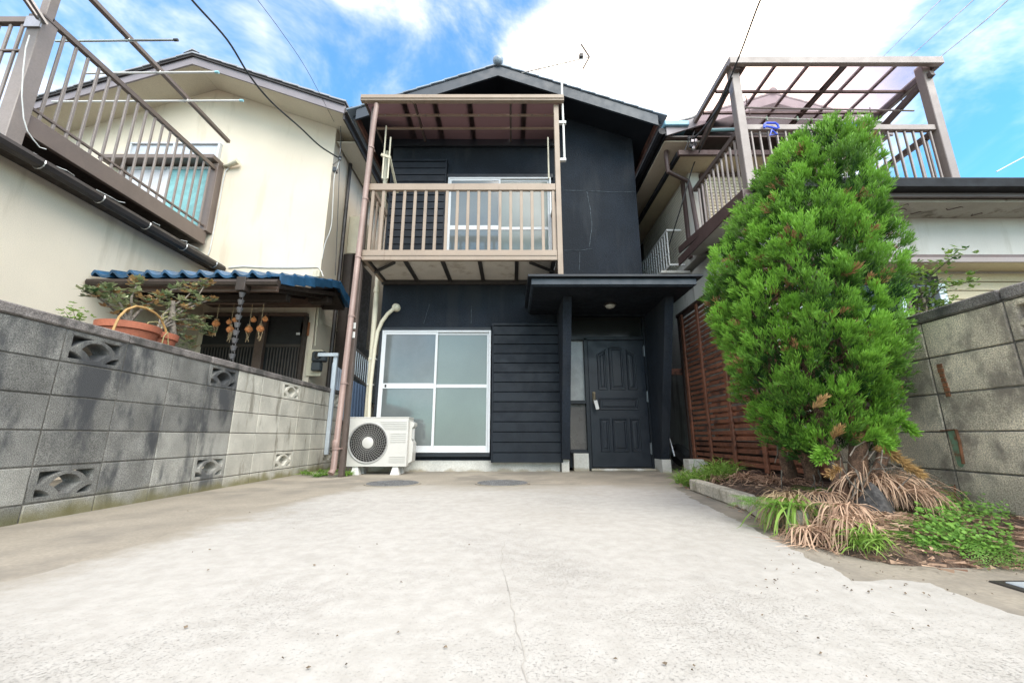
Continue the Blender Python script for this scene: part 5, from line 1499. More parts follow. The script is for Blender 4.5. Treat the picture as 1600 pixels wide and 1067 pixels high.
M['conifer'] = leaf_material('conifer_scale_leaf', (.013, .054, .010), (.22, .45, .05), .6, .3)
M['coniferdead'] = leaf_material('dead_conifer_leaf', (.10, .045, .02), (.34, .18, .08), .8, .2)
M['fern'] = leaf_material('fern_leaf', (.05, .15, .02), (.22, .42, .07), .5, .35)
M['grass'] = leaf_material('grass_blade', (.06, .16, .02), (.27, .42, .08), .5, .35)
M['straw'] = leaf_material('dead_strap_leaf', (.20, .115, .07), (.58, .44, .27), .75, .25)
M['straw2'] = leaf_material('dead_reddish_strap_leaf', (.20, .11, .07), (.66, .46, .32), .75, .2)
M['bonsai'] = leaf_material('azalea_leaf', (.05, .11, .04), (.42, .46, .26), .3, .15, .6)
M['bonsaired'] = leaf_material('reddish_leaf_tip', (.20, .10, .05), (.42, .28, .12), .4, .2)
M['shrub'] = leaf_material('glossy_shrub_leaf', (.03, .10, .02), (.30, .44, .09), .3, .25, .6)
M['bark'] = mat('shreddy_bark', (.12, .07, .045), .95, var=.35, vscale=22, fine=.4, fscale=120, bump=1.0, bscale=70)
M['barkgrey'] = mat('grey_bark', (.16, .135, .11), .9, var=.3, vscale=25, fine=.3, bump=.8, bscale=80)
M['rock'] = mat('dark_rock', (.065, .060, .058), .85, var=.3, vscale=12, fine=.4, bump=1.0, bscale=30)

def tri_mesh(name, V, F, tint, mt, parent=None, **props):
    """V (n,3), F (m,k) as numpy, tint per vertex"""
    V = np.asarray(V, dtype=np.float32); F = np.asarray(F, dtype=np.int32)
    lo = V.min(0); hi = V.max(0); org = np.array([(lo[0] + hi[0]) / 2, (lo[1] + hi[1]) / 2, lo[2]], dtype=np.float32)
    me = bpy.data.meshes.new(name)
    k = F.shape[1]
    me.vertices.add(len(V)); me.vertices.foreach_set('co', (V - org).ravel())
    me.loops.add(F.size); me.loops.foreach_set('vertex_index', F.ravel())
    me.polygons.add(len(F)); me.polygons.foreach_set('loop_start', np.arange(0, F.size, k, dtype=np.int32))
    me.update(calc_edges=True)
    a = me.attributes.new('tint', 'FLOAT', 'POINT'); a.data.foreach_set('value', np.asarray(tint, dtype=np.float32))
    me.materials.append(mt)
    return place(name, me, parent, Vector([float(x) for x in org]), **props)
def unit(a):
    return a / np.maximum(1e-9, np.linalg.norm(a, axis=-1, keepdims=True))

def tufts(P, D, L, nb, bl, bw, tint0, spread=.75):
    """sprays: at each P along direction D, nb narrow blades; returns V, F, tint"""
    n = len(P)
    t = rng.random((n, nb)) ** .8
    A = rng.normal(size=(n, nb, 3))
    side = unit(A - (A * D[:, None]).sum(-1, keepdims=True) * D[:, None])
    base = P[:, None] + D[:, None] * (t * L[:, None])[..., None] + side * (.10 * L[:, None] * t)[..., None]
    up = np.array([0, 0, .35])
    dirb = unit(D[:, None] * (1.0) + side * (spread * rng.uniform(.5, 1.2, (n, nb)))[..., None] + up)
    ln = bl * rng.uniform(.6, 1.3, (n, nb)) * (1.15 - .4 * t)
    tip = base + dirb * ln[..., None]
    w = unit(np.cross(dirb, rng.normal(size=(n, nb, 3)))) * (bw / 2)
    mid = base + dirb * (ln * .55)[..., None]
    V = np.stack([base, mid - w, tip, mid + w], axis=2).reshape(-1, 3)
    F = np.arange(len(V)).reshape(-1, 4)
    tb = tint0[:, None] + .28 * (t - .5) + rng.normal(0, .07, (n, nb))
    T = np.clip(np.stack([tb - .15, tb, tb + .22, tb], axis=2).reshape(-1), 0, 1)
    return V, F, T

# ---- the conifer
TY = 2.40
con = thing('conifer_tree', 'tall bushy bright green conifer leaning over the planting bed on the right', 'tree', (1.95, TY, .05))
sil = [(190, 1293, 1306), (205, 1272, 1328), (225, 1235, 1350), (260, 1204, 1362), (300, 1182, 1375), (340, 1150, 1388), (390, 1120, 1403), (440, 1108, 1412), (500, 1112, 1416),
       (560, 1124, 1416), (610, 1142, 1415), (650, 1160, 1412), (685, 1192, 1402), (703, 1225, 1375)]
Z_, CX, HW = [], [], []
for y, xl, xr in sil:
    a, b_ = PY(xl, y, TY), PY(xr, y, TY)
    Z_.append(a.z); CX.append((a.x + b_.x) / 2 - .04 * max(0, min(1, (620 - y) / 150)) + (.02 if y > 600 else 0)); HW.append((b_.x - a.x) / 2 * ((.68 if y > 600 else .78) if y > 300 else (.86 if y > 230 else 1.08)))
Z_ = np.array(Z_[::-1]) - np.linspace(0, .09, len(Z_)); CX = np.array(CX[::-1]); HW = np.array(HW[::-1])
def env(z): return np.interp(z, Z_, CX), np.interp(z, Z_, HW)
def crown_points(n, shell=1.0):
    z = rng.uniform(Z_[0], Z_[-1], n * 4); cx, hw = env(z)
    keep = rng.random(n * 4) < (hw / HW.max())
    z = z[keep][:n]; cx = cx[keep][:n]; hw = hw[keep][:n]
    th = rng.uniform(0, 2 * np.pi, len(z))
    return z, cx, hw, th
def poisson(n, r, shell):
    z, cx, hw, th = crown_points(n)
    bump_ = 1 + .10 * np.sin(th * 5 + z * 4) + .09 * np.sin(th * 9 - z * 11)
    rr = hw * shell * bump_
    P = np.stack([cx + rr * np.cos(th), TY + .05 + np.minimum(rr, .52) * np.sin(th) * .95, z], 1)
    keep = []
    cell = {}
    for i, p in enumerate(P):
        k = tuple((p / r).astype(int)); ok = True
        for dx in (-1, 0, 1):
            for dy in (-1, 0, 1):
                for dz in (-1, 0, 1):
                    for j in cell.get((k[0] + dx, k[1] + dy, k[2] + dz), ()):
                        if np.sum((P[j] - p) ** 2) < r * r: ok = False
        if ok: cell.setdefault(k, []).append(i); keep.append(i)
    keep = np.array(keep)
    out = np.stack([np.cos(th[keep]), np.sin(th[keep]), np.zeros(len(keep))], 1)
    return P[keep], out
Vs, Fs, Ts = [], [], []; off = 0
def push(V, F, T):
    global off
    Vs.append(V); Fs.append(F + off); Ts.append(T); off += len(V)
for shell, r, tb, n, per in ((.85, .130, .62, 9000, 34), (.64, .10, .16, 5000, 11), (.40, .12, .02, 3000, 8)):  # both inner shells tinted dark: shade within the crown put into the colour
    P, O = poisson(n, r, shell)
    # each clump is a cushion of flame-like sprays
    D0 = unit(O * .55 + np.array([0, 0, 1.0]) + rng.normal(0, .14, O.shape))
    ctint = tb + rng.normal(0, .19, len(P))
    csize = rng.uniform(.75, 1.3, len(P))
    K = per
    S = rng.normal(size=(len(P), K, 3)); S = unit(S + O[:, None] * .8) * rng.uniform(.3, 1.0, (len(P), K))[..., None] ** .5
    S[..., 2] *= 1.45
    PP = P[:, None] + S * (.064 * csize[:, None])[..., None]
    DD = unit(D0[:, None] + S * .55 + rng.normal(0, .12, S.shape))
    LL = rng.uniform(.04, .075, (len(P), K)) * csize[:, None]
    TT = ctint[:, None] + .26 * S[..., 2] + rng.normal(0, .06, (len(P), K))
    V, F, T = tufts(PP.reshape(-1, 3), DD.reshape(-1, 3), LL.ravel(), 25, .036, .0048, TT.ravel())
    push(V, F, T)
# leader at the tip and loose sprays on the outline
V = np.concatenate(Vs); F = np.concatenate(Fs); T = np.concatenate(Ts)
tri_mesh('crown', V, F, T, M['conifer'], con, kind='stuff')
# dead brown sprays caught in the crown
P, O = poisson(1500, .20, .86)
sel = rng.random(len(P)) < .75; P, O = P[sel], O[sel]
K = 7
S = unit(rng.normal(size=(len(P), K, 3))) * .04
V, F, T = tufts((P[:, None] + S).reshape(-1, 3), unit(O[:, None] * .9 + S * 8 + np.array([0, 0, .3])).reshape(-1, 3), rng.uniform(.04, .07, len(P) * K), 16, .032, .005, rng.uniform(.2, .9, len(P) * K))
tri_mesh('dead_spray', V, F, T, M['coniferdead'], con, kind='stuff')
# stems
def P3(px, py, Y): return PY(px, py, Y)
stems = [
    ([P3(1345, 800, 2.22), P3(1346, 745, 2.24), P3(1338, 700, 2.30), P3(1330, 620, 2.36), P3(1315, 500, 2.40), P3(1300, 380, 2.42), P3(1298, 250, 2.42)], [.050, .046, .042, .036, .028, .02, .006]),
    ([P3(1318, 790, 2.26), P3(1312, 740, 2.30), P3(1290, 690, 2.36), P3(1270, 600, 2.42), P3(1240, 480, 2.46), P3(1230, 350, 2.48)], [.040, .036, .034, .028, .02, .008]),
    ([P3(1268, 748, 2.62), P3(1255, 700, 2.60), P3(1236, 640, 2.56), P3(1205, 540, 2.52), P3(1180, 440, 2.50)], [.045, .040, .034, .025, .01]),
    ([P3(1235, 742, 2.75), P3(1222, 690, 2.70), P3(1205, 640, 2.62), P3(1170, 550, 2.55)], [.042, .036, .028, .012]),
    ([P3(1352, 800, 2.18), P3(1372, 740, 2.20), P3(1385, 680, 2.28), P3(1392, 600, 2.36), P3(1385, 480, 2.40)], [.030, .028, .025, .018, .008])]
for pts, rs in stems:
    out, ro = [], []
    for i in range(len(pts) - 1):
        for k in range(5):
            t = k / 5; q = pts[i].lerp(pts[i + 1], t)
            q = q + Vector((noise.noise(q * 6), noise.noise(q * 6 + Vector((9, 0, 0))), 0)) * .018
            out.append(q); ro.append((rs[i] * (1 - t) + rs[i + 1] * t) * (1 + .18 * noise.noise(q * 25)))
    out.append(pts[-1]); ro.append(rs[-1])
    MB().tube(out, ro, 9).build('trunk', M['bark'], con, True)
# limbs inside the crown and hanging bark strips
lb_ = MB()
for i in range(90):
    pts, rs = stems[i % len(stems)]
    t = random.uniform(.45, .95) * (len(pts) - 1); k = min(len(pts) - 2, int(t)); a = pts[k].lerp(pts[k + 1], t - k)
    cx, hw = env(a.z + .12)
    th = random.uniform(0, 6.28); e = Vector((float(cx) + float(hw) * .7 * math.cos(th), TY + .05 + min(.5, float(hw)) * .7 * math.sin(th), a.z + random.uniform(.08, .35)))
    m_ = a.lerp(e, .5) + Vector((0, 0, -.03)); lb_.tube([a, m_, e], [.010, .007, .003], 5)
lb_.build('limb', M['bark'], con, kind='stuff')
bs = MB()
for i in range(46):
    pts, rs = stems[i % 2 if i < 34 else random.randint(2, 4)]
    t = random.uniform(0.0, 1.8); k = int(t); a = pts[k].lerp(pts[k + 1], t - k)
    th = random.uniform(0, 6.28); r = rs[k] * 1.0
    p = a + Vector((r * math.cos(th), r * math.sin(th) - .005, 0))
    L_ = random.uniform(.06, .16)
    bs.tube([p, p + Vector((.01 * math.cos(th), .01 * math.sin(th), -L_ * .5)), p + Vector((random.uniform(-.03, .03), random.uniform(-.02, .01), -L_))], [.006, .004, .002], 4)
bs.build('bark_strip', M['barkgrey'], con, kind='stuff')
# dry bare twigs by the trunk and the tan dead frond
tw_ = MB()
for i in range(26):
    a = PY(random.uniform(1290, 1400), random.uniform(700, 770), random.uniform(2.05, 2.25))
    b_ = a + Vector((random.uniform(-.10, .10), random.uniform(-.08, 0), random.uniform(-.16, .10)))
    tw_.tube([a, a.lerp(b_, .5) + Vector((random.uniform(-.02, .02), 0, random.uniform(-.02, .02))), b_], [.004, .003, .0015], 4)
tw_.build('twig', M['barkgrey'], con, kind='stuff')
def spray_line(pts, mt_, nm, par, n=60, L=.05, bl=.035, bw=.005, tint=.6):
    P = []; D = []
    for i in range(n):
        t = i / n * (len(pts) - 1) * .999; k = int(t)
        P.append(np.array(pts[k].lerp(pts[k + 1], t - k))); D.append(np.array((pts[k + 1] - pts[k]).normalized()))
    P = np.array(P); D = np.array(D)
    V, F, T = tufts(P, unit(D + rng.normal(0, .25, D.shape)), np.full(n, L), 14, bl, bw, np.full(n, tint) + rng.normal(0, .1, n), .5)
    return tri_mesh(nm, V, F, T, mt_, par, kind='stuff')
M['tanfrond'] = leaf_material('tan_dead_frond', (.22, .12, .045), (.55, .36, .15), .8, .2)
spray_line([P3(1362, 700, 2.12), P3(1385, 705, 2.08), P3(1410, 722, 2.04), P3(1432, 738, 2.0)], M['tanfrond'], 'dead_branch_spray', con, 60, .03, .035, .0045)
for pts in ([(1300, 690, 2.0), (1310, 672, 1.96)], [(1270, 640, 1.98), (1285, 625, 1.96)], [(1320, 730, 2.0), (1300, 740, 1.97)]):
    spray_line([P3(*p) for p in pts], M['tanfrond'], 'dead_branch_spray', con, 14, .03, .03, .004, .3)
# low green sprays on the right foot of the crown
for pts in ([(1375, 670, 2.1), (1400, 655, 2.05), (1418, 668, 2.0)], [(1345, 690, 2.05), (1362, 680, 2.0), (1378, 690, 1.97)], [(1300, 700, 2.1), (1285, 712, 2.08)]):
    spray_line([P3(*p) for p in pts], M['conifer'], 'low_spray', con, 40, .05, .035, .006, .75)

# ---- soil of the planting bed, heaped and held by kerb pieces
outline = [PZ(x, y, 0) for x, y in ((1060, 742), (1073, 762), (1150, 792), (1225, 836), (1275, 856), (1330, 872), (1400, 884), (1470, 890), (1550, 890), (1620, 888))]
ob = [(p.x, p.y) for p in outline]
def inside(x, y):
    """signed distance to the open outline, positive on the bed side"""
    best = 1e9; sgn = 1
    for (ax_, ay_), (bx_, by_) in zip(ob[:-1], ob[1:]):
        dx, dy = bx_ - ax_, by_ - ay_; L2 = dx * dx + dy * dy
        t = max(0, min(1, ((x - ax_) * dx + (y - ay_) * dy) / L2))
        d = math.hypot(x - ax_ - t * dx, y - ay_ - t * dy)
        if d < best:
            best = d; cr_ = dx * (y - ay_) - dy * (x - ax_); sgn = 1 if cr_ > 0 else -1
    return best * sgn
gx = np.arange(1.10, 2.335, .03); gy = np.arange(.9, 5.55, .035)
vs = []; fs = []
for j, y in enumerate(gy):
    for i, x in enumerate(gx):
        d = inside(x, y)
        h = -.02 + max(0, min(1, (d + .02) / .30)) ** .7 * .13 if d > -.02 else -.03
        if d > -.02: h += .02 * noise.noise(Vector((x * 9, y * 9, 0))) + .012 * noise.noise(Vector((x * 30, y * 30, 3)))
        if y > 4.6: h -= (y - 4.6) * .12
        vs.append((x, y, h))
nx_ = len(gx)
for j in range(len(gy) - 1):
    for i in range(nx_ - 1):
        a = j * nx_ + i
        q = (a, a + 1, a + nx_ + 1, a + nx_)
        if max(vs[k][2] for k in q) > -.0299: fs.append(q)
me_ = bpy.data.meshes.new('planting_bed'); me_.from_pydata(vs, [], fs); me_.update(); me_.materials.append(M['soil'])
for p in me_.polygons: p.use_smooth = True
so = bpy.data.objects.new('planting_bed_soil', me_); C.objects.link(so); so['kind'] = 'structure'
def bed_z(x, y):
    d = inside(x, y)
    return -.02 + max(0, min(1, (d + .02) / .30)) ** .7 * .13 if d > -.02 else 0
# needles and dead leaf litter over the soil edge
V = []; F = []; T = []
for i in range(2600):
    k = random.random() * (len(ob) - 1.001); s_ = int(k); u_ = k - s_
    x = ob[s_][0] * (1 - u_) + ob[s_ + 1][0] * u_; y = ob[s_][1] * (1 - u_) + ob[s_ + 1][1] * u_
    x += random.uniform(-.04, .45) ; y += random.uniform(-.05, .30)
    if x > 2.32 or inside(x, y) < -.035: continue
    z = max(.010, bed_z(x, y) + .014)
    a = random.uniform(0, 6.28); L_ = random.uniform(.015, .06); w = random.uniform(.0012, .003)
    dx, dy = math.cos(a), math.sin(a); n_ = len(V)
    V += [(x, y, z), (x + dx * L_ - dy * w, y + dy * L_ + dx * w, z + random.uniform(-.004, .012)), (x + dx * L_ + dy * w, y + dy * L_ - dx * w, z + random.uniform(-.004, .012))]
    F.append((n_, n_ + 1, n_ + 2)); T += [random.random() * .8] * 3
tri_mesh('needle_litter', V, F, T, M['straw2'], None, kind='stuff')
# kerb pieces
kl = ['long pale concrete kerb piece at the grassy end of the planting bed', 'weathered middle kerb piece of the planting bed under the straw', 'tilted end kerb piece half covered by straw coloured leaves']
for (a, b_, hh, rz, lab) in (((1078, 766), (1162, 798), .095, 0, kl[0]), ((1166, 802), (1204, 822), .085, .06, kl[1]), ((1210, 820), (1238, 838), .10, -.10, kl[2])):
    p, q = PZ(a[0], a[1], 0), PZ(b_[0], b_[1], 0)
    d = q - p; L_ = d.length; n_ = Vector((-d.y, d.x, 0)).normalized()
    b = MB().cbox(-L_ / 2, L_ / 2, -.045, .045, 0, hh, .010)
    o = b.build('kerb_stone', M['curb'])
    mid = (p + q) / 2 + n_ * .045
    o.location = (mid.x, mid.y, .005); o.rotation_euler = (0, rz, math.atan2(d.y, d.x)); tag(o, lab, 'kerb stone', 'kerb stones edging the planting bed')

def straps(nm, lab, cat, centers, n, L, w, mt_, droop, up, group=None, tint=(.2, 1.0), bias=(0, -.2), flat=False):
    """a clump of long strap leaves arching out of the middle"""
    V = []; F = []; T = []
    for i in range(n):
        c = random.choice(centers); a = random.uniform(0, 6.28)
        d = Vector((math.cos(a) + bias[0], math.sin(a) + bias[1], 0)); d.normalize()
        p = Vector(c) + Vector((random.uniform(-.05, .05), random.uniform(-.05, .05), 0)); l = L * random.uniform(.5, 1.2)
        v = (d * random.uniform(.4, 1.0) + Vector((0, 0, up * random.uniform(.5, 1.3)))).normalized()
        ww = w * random.uniform(.6, 1.3); t0 = random.uniform(*tint)
        sidev = v.cross(Vector((0, 0, 1)))
        sidev = sidev.normalized() if sidev.length > .01 else Vector((1, 0, 0))
        sidev = (sidev + Vector((0, 0, random.uniform(-.5, .5)))).normalized()
        prev = None; ns = 8
        curl = random.uniform(-.5, .5)
        for k in range(ns + 1):
            t = k / ns; wk = ww * (.5 + 1.2 * t * (1 - t) * 2) * (1 - t ** 4) + .0006
            a_, b_ = p - sidev * wk, p + sidev * wk; nn = len(V)
            V += [tuple(a_), tuple(b_)]; T += [min(1, max(0, t0 + .2 * (t - .5)))] * 2
            if k: F.append((nn - 2, nn - 1, nn + 1, nn))
            v = (v + Vector((curl * .3 * d.y + random.uniform(-.09, .09), -curl * .3 * d.x + random.uniform(-.09, .09), -droop * random.uniform(.7, 1.3) / ns * (1 + t)))).normalized()
            p = p + v * (l / ns)
            g_ = max(.012, bed_z(p.x, p.y) + .016) + .004 * random.random()
            if p.z < g_: p.z = g_; v.z = max(v.z, 0); v.normalize() if v.length > 0 else None
    o = tri_mesh(nm, V, F, T, mt_)
    tag(o, lab, cat, group)
    return o
def gz(x, y, h=0): return (x, y, max(.01, bed_z(x, y)) + h)
c1 = PZ(1245, 800, .09); c2 = PZ(1325, 822, .09); c3 = PZ(1385, 800, .09); c4 = PZ(1430, 815, .08)
straps('strap_leaf_clump', 'straw coloured clump of drooping strap leaves spilling over the kerb', 'dead plant', [gz(c1.x, c1.y, .05), gz(c1.x + .08, c1.y + .15, .06)], 420, .24, .0018, M['straw'], 2.8, 1.1, bias=(-.9, -.7), tint=(.45, 1))
straps('strap_leaf_clump', 'green and yellow living strap leaves among the straw by the kerb', 'plant', [gz(c1.x, c1.y, .05), gz(c1.x - .06, c1.y - .04, .05)], 50, .32, .005, M['grass'], 2.5, 1.2, bias=(-.9, -.6), tint=(.5, 1))
straps('strap_leaf_clump', 'wide mat of reddish tan dead strap leaves at the foot of the conifer', 'dead plant', [gz(c2.x, c2.y, .06), gz(c2.x - .12, c2.y + .06, .06), gz(c2.x + .08, c2.y + .12, .07), gz(c1.x + .18, c1.y + .05, .07)], 430, .23, .0019, M['straw2'], 3.2, .5, bias=(-.2, -.7), tint=(.15, 1))
straps('strap_leaf_clump', 'tan dead strap leaves arching over the dark rock', 'dead plant', [gz(c3.x, c3.y, .12), gz(c3.x - .06, c3.y - .02, .12)], 220, .28, .0019, M['straw2'], 2.6, 1.1, bias=(.1, -.9), tint=(.35, 1))
straps('strap_leaf_clump', 'dead strap leaves trailing right from the rock towards the block wall', 'dead plant', [gz(c3.x + .05, c3.y, .12), gz(c4.x, c4.y, .10)], 150, .26, .0019, M['straw2'], 2.4, .7, bias=(.9, -1.0), tint=(.2, .95))
q = PZ(1355, 862, .02)
straps('grass_tuft', 'small bright green grass tuft at the bed edge below the dark rock', 'grass', [gz(q.x, q.y), gz(q.x + .03, q.y + .02)], 120, .14, .003, M['grass'], 1.8, 1.6, bias=(0, -.3), tint=(.5, 1))
q = PZ(1100, 757, .05)
straps('grass_tuft', 'lush green grass tuft at the house end of the planting bed', 'grass', [gz(q.x + dx, q.y + dy, .0) for dx, dy in ((0, 0), (.12, .1), (-.05, .2), (.2, .25), (.08, .35), (.28, .1), (.16, -.06), (.3, .3), (.0, .5))], 620, .22, .0032, M['grass'], 1.3, 2.2, bias=(0, 0), tint=(.2, 1))
q = PZ(1165, 765, .05)
straps('strap_leaf_clump', 'brown tangle of dead stalks between the grass and the conifer', 'dead plant', [gz(q.x + dx, q.y + dy, .02) for dx, dy in ((0, 0), (.12, .2), (.2, 0), (-.1, .3), (.25, -.25), (.1, -.2))], 300, .22, .003, M['straw2'], 1.6, .7, bias=(0, -.2), tint=(0, .6))

# rocks
def rock(cx, cy, cz, rx, ry, rz, lab, seed):
    bm = bmesh.new(); bmesh.ops.create_icosphere(bm, subdivisions=3, radius=1)
    for v in bm.verts:
        n_ = noise.noise(v.co * 1.3 + Vector((seed, 0, 0))) * .35 + noise.noise(v.co * 4 + Vector((0, seed, 0))) * .1
        v.co = Vector((v.co.x * rx * (1 + n_), v.co.y * ry * (1 + n_), v.co.z * rz * (1 + n_)))
    me = bpy.data.meshes.new('rock'); bm.to_mesh(me); bm.free(); me.materials.append(M['rock'])
    for p in me.polygons: p.use_smooth = True
    o = place('rock', me, None, (cx, cy, cz)); tag(o, lab, 'rock', 'rocks in the planting bed'); return o
q = PZ(1408, 850, .0); rock(q.x, q.y + .10, .08, .075, .09, .15, 'dark upright rock between the dead strap leaves right of the conifer trunk', 1)
q = PZ(1320, 835, .0); rock(q.x, q.y + .14, .07, .10, .09, .11, 'dark rock hidden under the tan leaves below the conifer trunk', 5)
q = PZ(1450, 800, .05); rock(q.x + .05, q.y + .15, .10, .12, .10, .12, 'rock behind the ferns near the right block wall', 8)

# ferns
def frond(p, d, L, wmax, droop):
    """twice divided frond: leaflets in pairs along the stalk, each leaflet a row of small lobes"""
    V = []; F = []; T = []
    p = Vector(p); v = Vector(d).normalized(); n = 15; t0 = random.uniform(.3, .9)
    def quad(a, b_, c_, e_, t):
        nn = len(V); V.extend([tuple(a), tuple(b_), tuple(c_), tuple(e_)]); F.append((nn, nn + 1, nn + 2, nn + 3)); T.extend([max(0, min(1, t))] * 4)
    for k in range(n):
        t = k / (n - 1)
        side = v.cross(Vector((0, 0, 1))).normalized(); up = side.cross(v)
        wl_ = wmax * (math.sin(math.pi * (t * .84 + .16)) ** .8) * random.uniform(.8, 1.15) + .004
        if k > 1:
            for s_ in (-1, 1):
                dr = (side * s_ + v * .40 + up * random.uniform(-.25, .05)).normalized(); cr = dr.cross(up).normalized()
                for j in range(5):
                    f = (j + .4) / 5; c_ = p + dr * (wl_ * f); l_ = wl_ * .27 * (1 - .65 * f)
                    tj = t0 + random.uniform(-.15, .15)
                    for q_ in (-1, 1):
                        e = c_ + (cr * q_ + dr * .6).normalized() * l_ + up * random.uniform(-.002, .002)
                        quad(c_ - dr * l_ * .2, c_.lerp(e, .5) - dr * l_ * .22, e, c_.lerp(e, .5) + dr * l_ * .3, tj)
                quad(p + dr * wl_ * .8 - cr * .001, p + dr * wl_ * .9 - cr * wl_ * .04, p + dr * wl_ * 1.1, p + dr * wl_ * .9 + cr * wl_ * .04, t0)
        q2 = p + v * (L / n)
        quad(p - side * .0013, p + side * .0013, q2 + side * .001, q2 - side * .001, t0 * .6)
        v = (v + Vector((random.uniform(-.04, .04), random.uniform(-.04, .04), -droop / n))).normalized(); p = q2
        g_ = max(.012, bed_z(p.x, p.y) + .012)
        if p.z < g_: p.z = g_; v.z = abs(v.z) * .3; v.normalize()
    return V, F, T
def fern(px, py, z, n, L, w, lab, az=(0, 6.28), y_=None, up=.9):
    c = PZ(px, py, z) if y_ is None else PY(px, py, y_)
    f = thing('fern', lab, 'fern', c, 'ferns in the planting bed')
    for i in range(n):
        a = az[0] + (az[1] - az[0]) * (i + random.random() * .6) / n
        V, F, T = frond(c, (math.cos(a), math.sin(a), random.uniform(.5, 1.2) * up), L * random.uniform(.7, 1.15), w, 1.3)
        tri_mesh('frond', V, F, T, M['fern'], f)
fern(1182, 792, .09, 6, .24, .055, 'light green fern beside the kerb left of the conifer', (.3, 5.5))
fern(1285, 770, .10, 9, .30, .065, 'fern growing up between the straw clump and the conifer trunk')
fern(1262, 802, .07, 9, .24, .060, 'bright fern hanging over the end kerb piece', (2.4, 6.0), None, .5)
fern(1335, 812, .05, 7, .12, .045, 'small fern among the dead leaves below the conifer trunk', (2.6, 6.2), None, .7)
fern(1240, 800, .10, 8, .22, .055, 'fern sprouting through the straw coloured clump', (2.0, 6.0))
fern(1445, 830, .07, 9, .24, .055, 'fern between the dark rock and the large pale fern')
fern(1345, 795, .10, 7, .20, .05, 'fern rising beside the shreddy conifer trunk', (3.6, 6.6))
fern(1400, 770, .12, 10, .32, .070, 'dark green fern right behind the conifer trunk', (-1.2, 2.2))
fern(1460, 800, .10, 10, .28, .065, 'fern standing against the right block wall', (-2.4, 1.2))
fern(1495, 845, .06, 11, .26, .060, 'large pale fern spreading at the right end of the bed', (2.2, 6.4), None, .6)
fern(1432, 852, .04, 8, .14, .045, 'low fern right of the dark rock at the bed edge', (2.6, 6.2), None, .6)
# ground cover with round leaflets
V = []; F = []; T = []
def leaflet(p, r, t, V, F, T):
    nn = len(V); n_ = Vector((random.uniform(-.5, .5), random.uniform(-.9, 0), 1)).normalized()
    a = n_.cross(Vector((1, 0, 0))).normalized(); b_ = n_.cross(a)
    for k in range(5):
        V.append(tuple(p + a * (r * math.cos(k * 1.2566)) + b_ * (r * math.sin(k * 1.2566))))
        T.append(t)
    F.append((nn, nn + 1, nn + 2)); F.append((nn, nn + 2, nn + 3)); F.append((nn, nn + 3, nn + 4))
for (x0_, x1_, y0_, y1_, n_) in ((1440, 1510, 850, 872, 420), (1500, 1592, 848, 878, 520), (1475, 1560, 818, 850, 260)):
    for i in range(n_):
        q = PZ(random.uniform(x0_, x1_), random.uniform(y0_, y1_), .02)
        if q.x > 2.31: q.x = 2.31 - random.random() * .1
        z = max(.02, bed_z(q.x, q.y)) + random.uniform(.01, .085)
        leaflet(Vector((q.x, q.y, z)), random.uniform(.004, .009), random.uniform(.2, 1), V, F, T)
gc = tri_mesh('ground_cover', V, F, T, M['fern'], None, kind='stuff')
# weeds at the foot of the downpipe
straps('weed_clump', 'green weeds growing between the pink downpipe and the left block wall', 'weeds', [PZ(x, y, .0) + Vector((0, 0, .005)) for x, y in ((480, 742), (495, 745), (508, 743), (470, 740), (520, 738), (500, 738))], 260, .12, .004, M['grass'], 1.6, 1.3, tint=(.1, .9), bias=(0, 0))
straps('weed_clump', 'green weeds between the pink downpipe and the outdoor air conditioner', 'weeds', [Vector((-2.02, 5.16, .006)), Vector((-1.99, 5.22, .006)), Vector((-2.05, 5.3, .006))], 120, .13, .004, M['grass'], 1.5, 1.6, tint=(.1, .9), bias=(0, 0))
straps('weed_clump', 'few thin weeds at the foot of the left block wall', 'weeds', [PZ(x, y, 0) + Vector((0, 0, .005)) for x, y in ((445, 741), (455, 742))], 40, .07, .003, M['grass'], 1.6, 1.2, tint=(.2, .9), bias=(0, 0))
# green stem of a dead weed leaning on the right wall
st_ = MB().tube([PX(1430, 760, 2.25), PX(1460, 758, 2.29), PX(1490, 757, 2.31)], .002, 5).build('green_stalk', M['greenpaint']); tag(st_, 'thin green stalk lying against the right block wall', 'stalk')

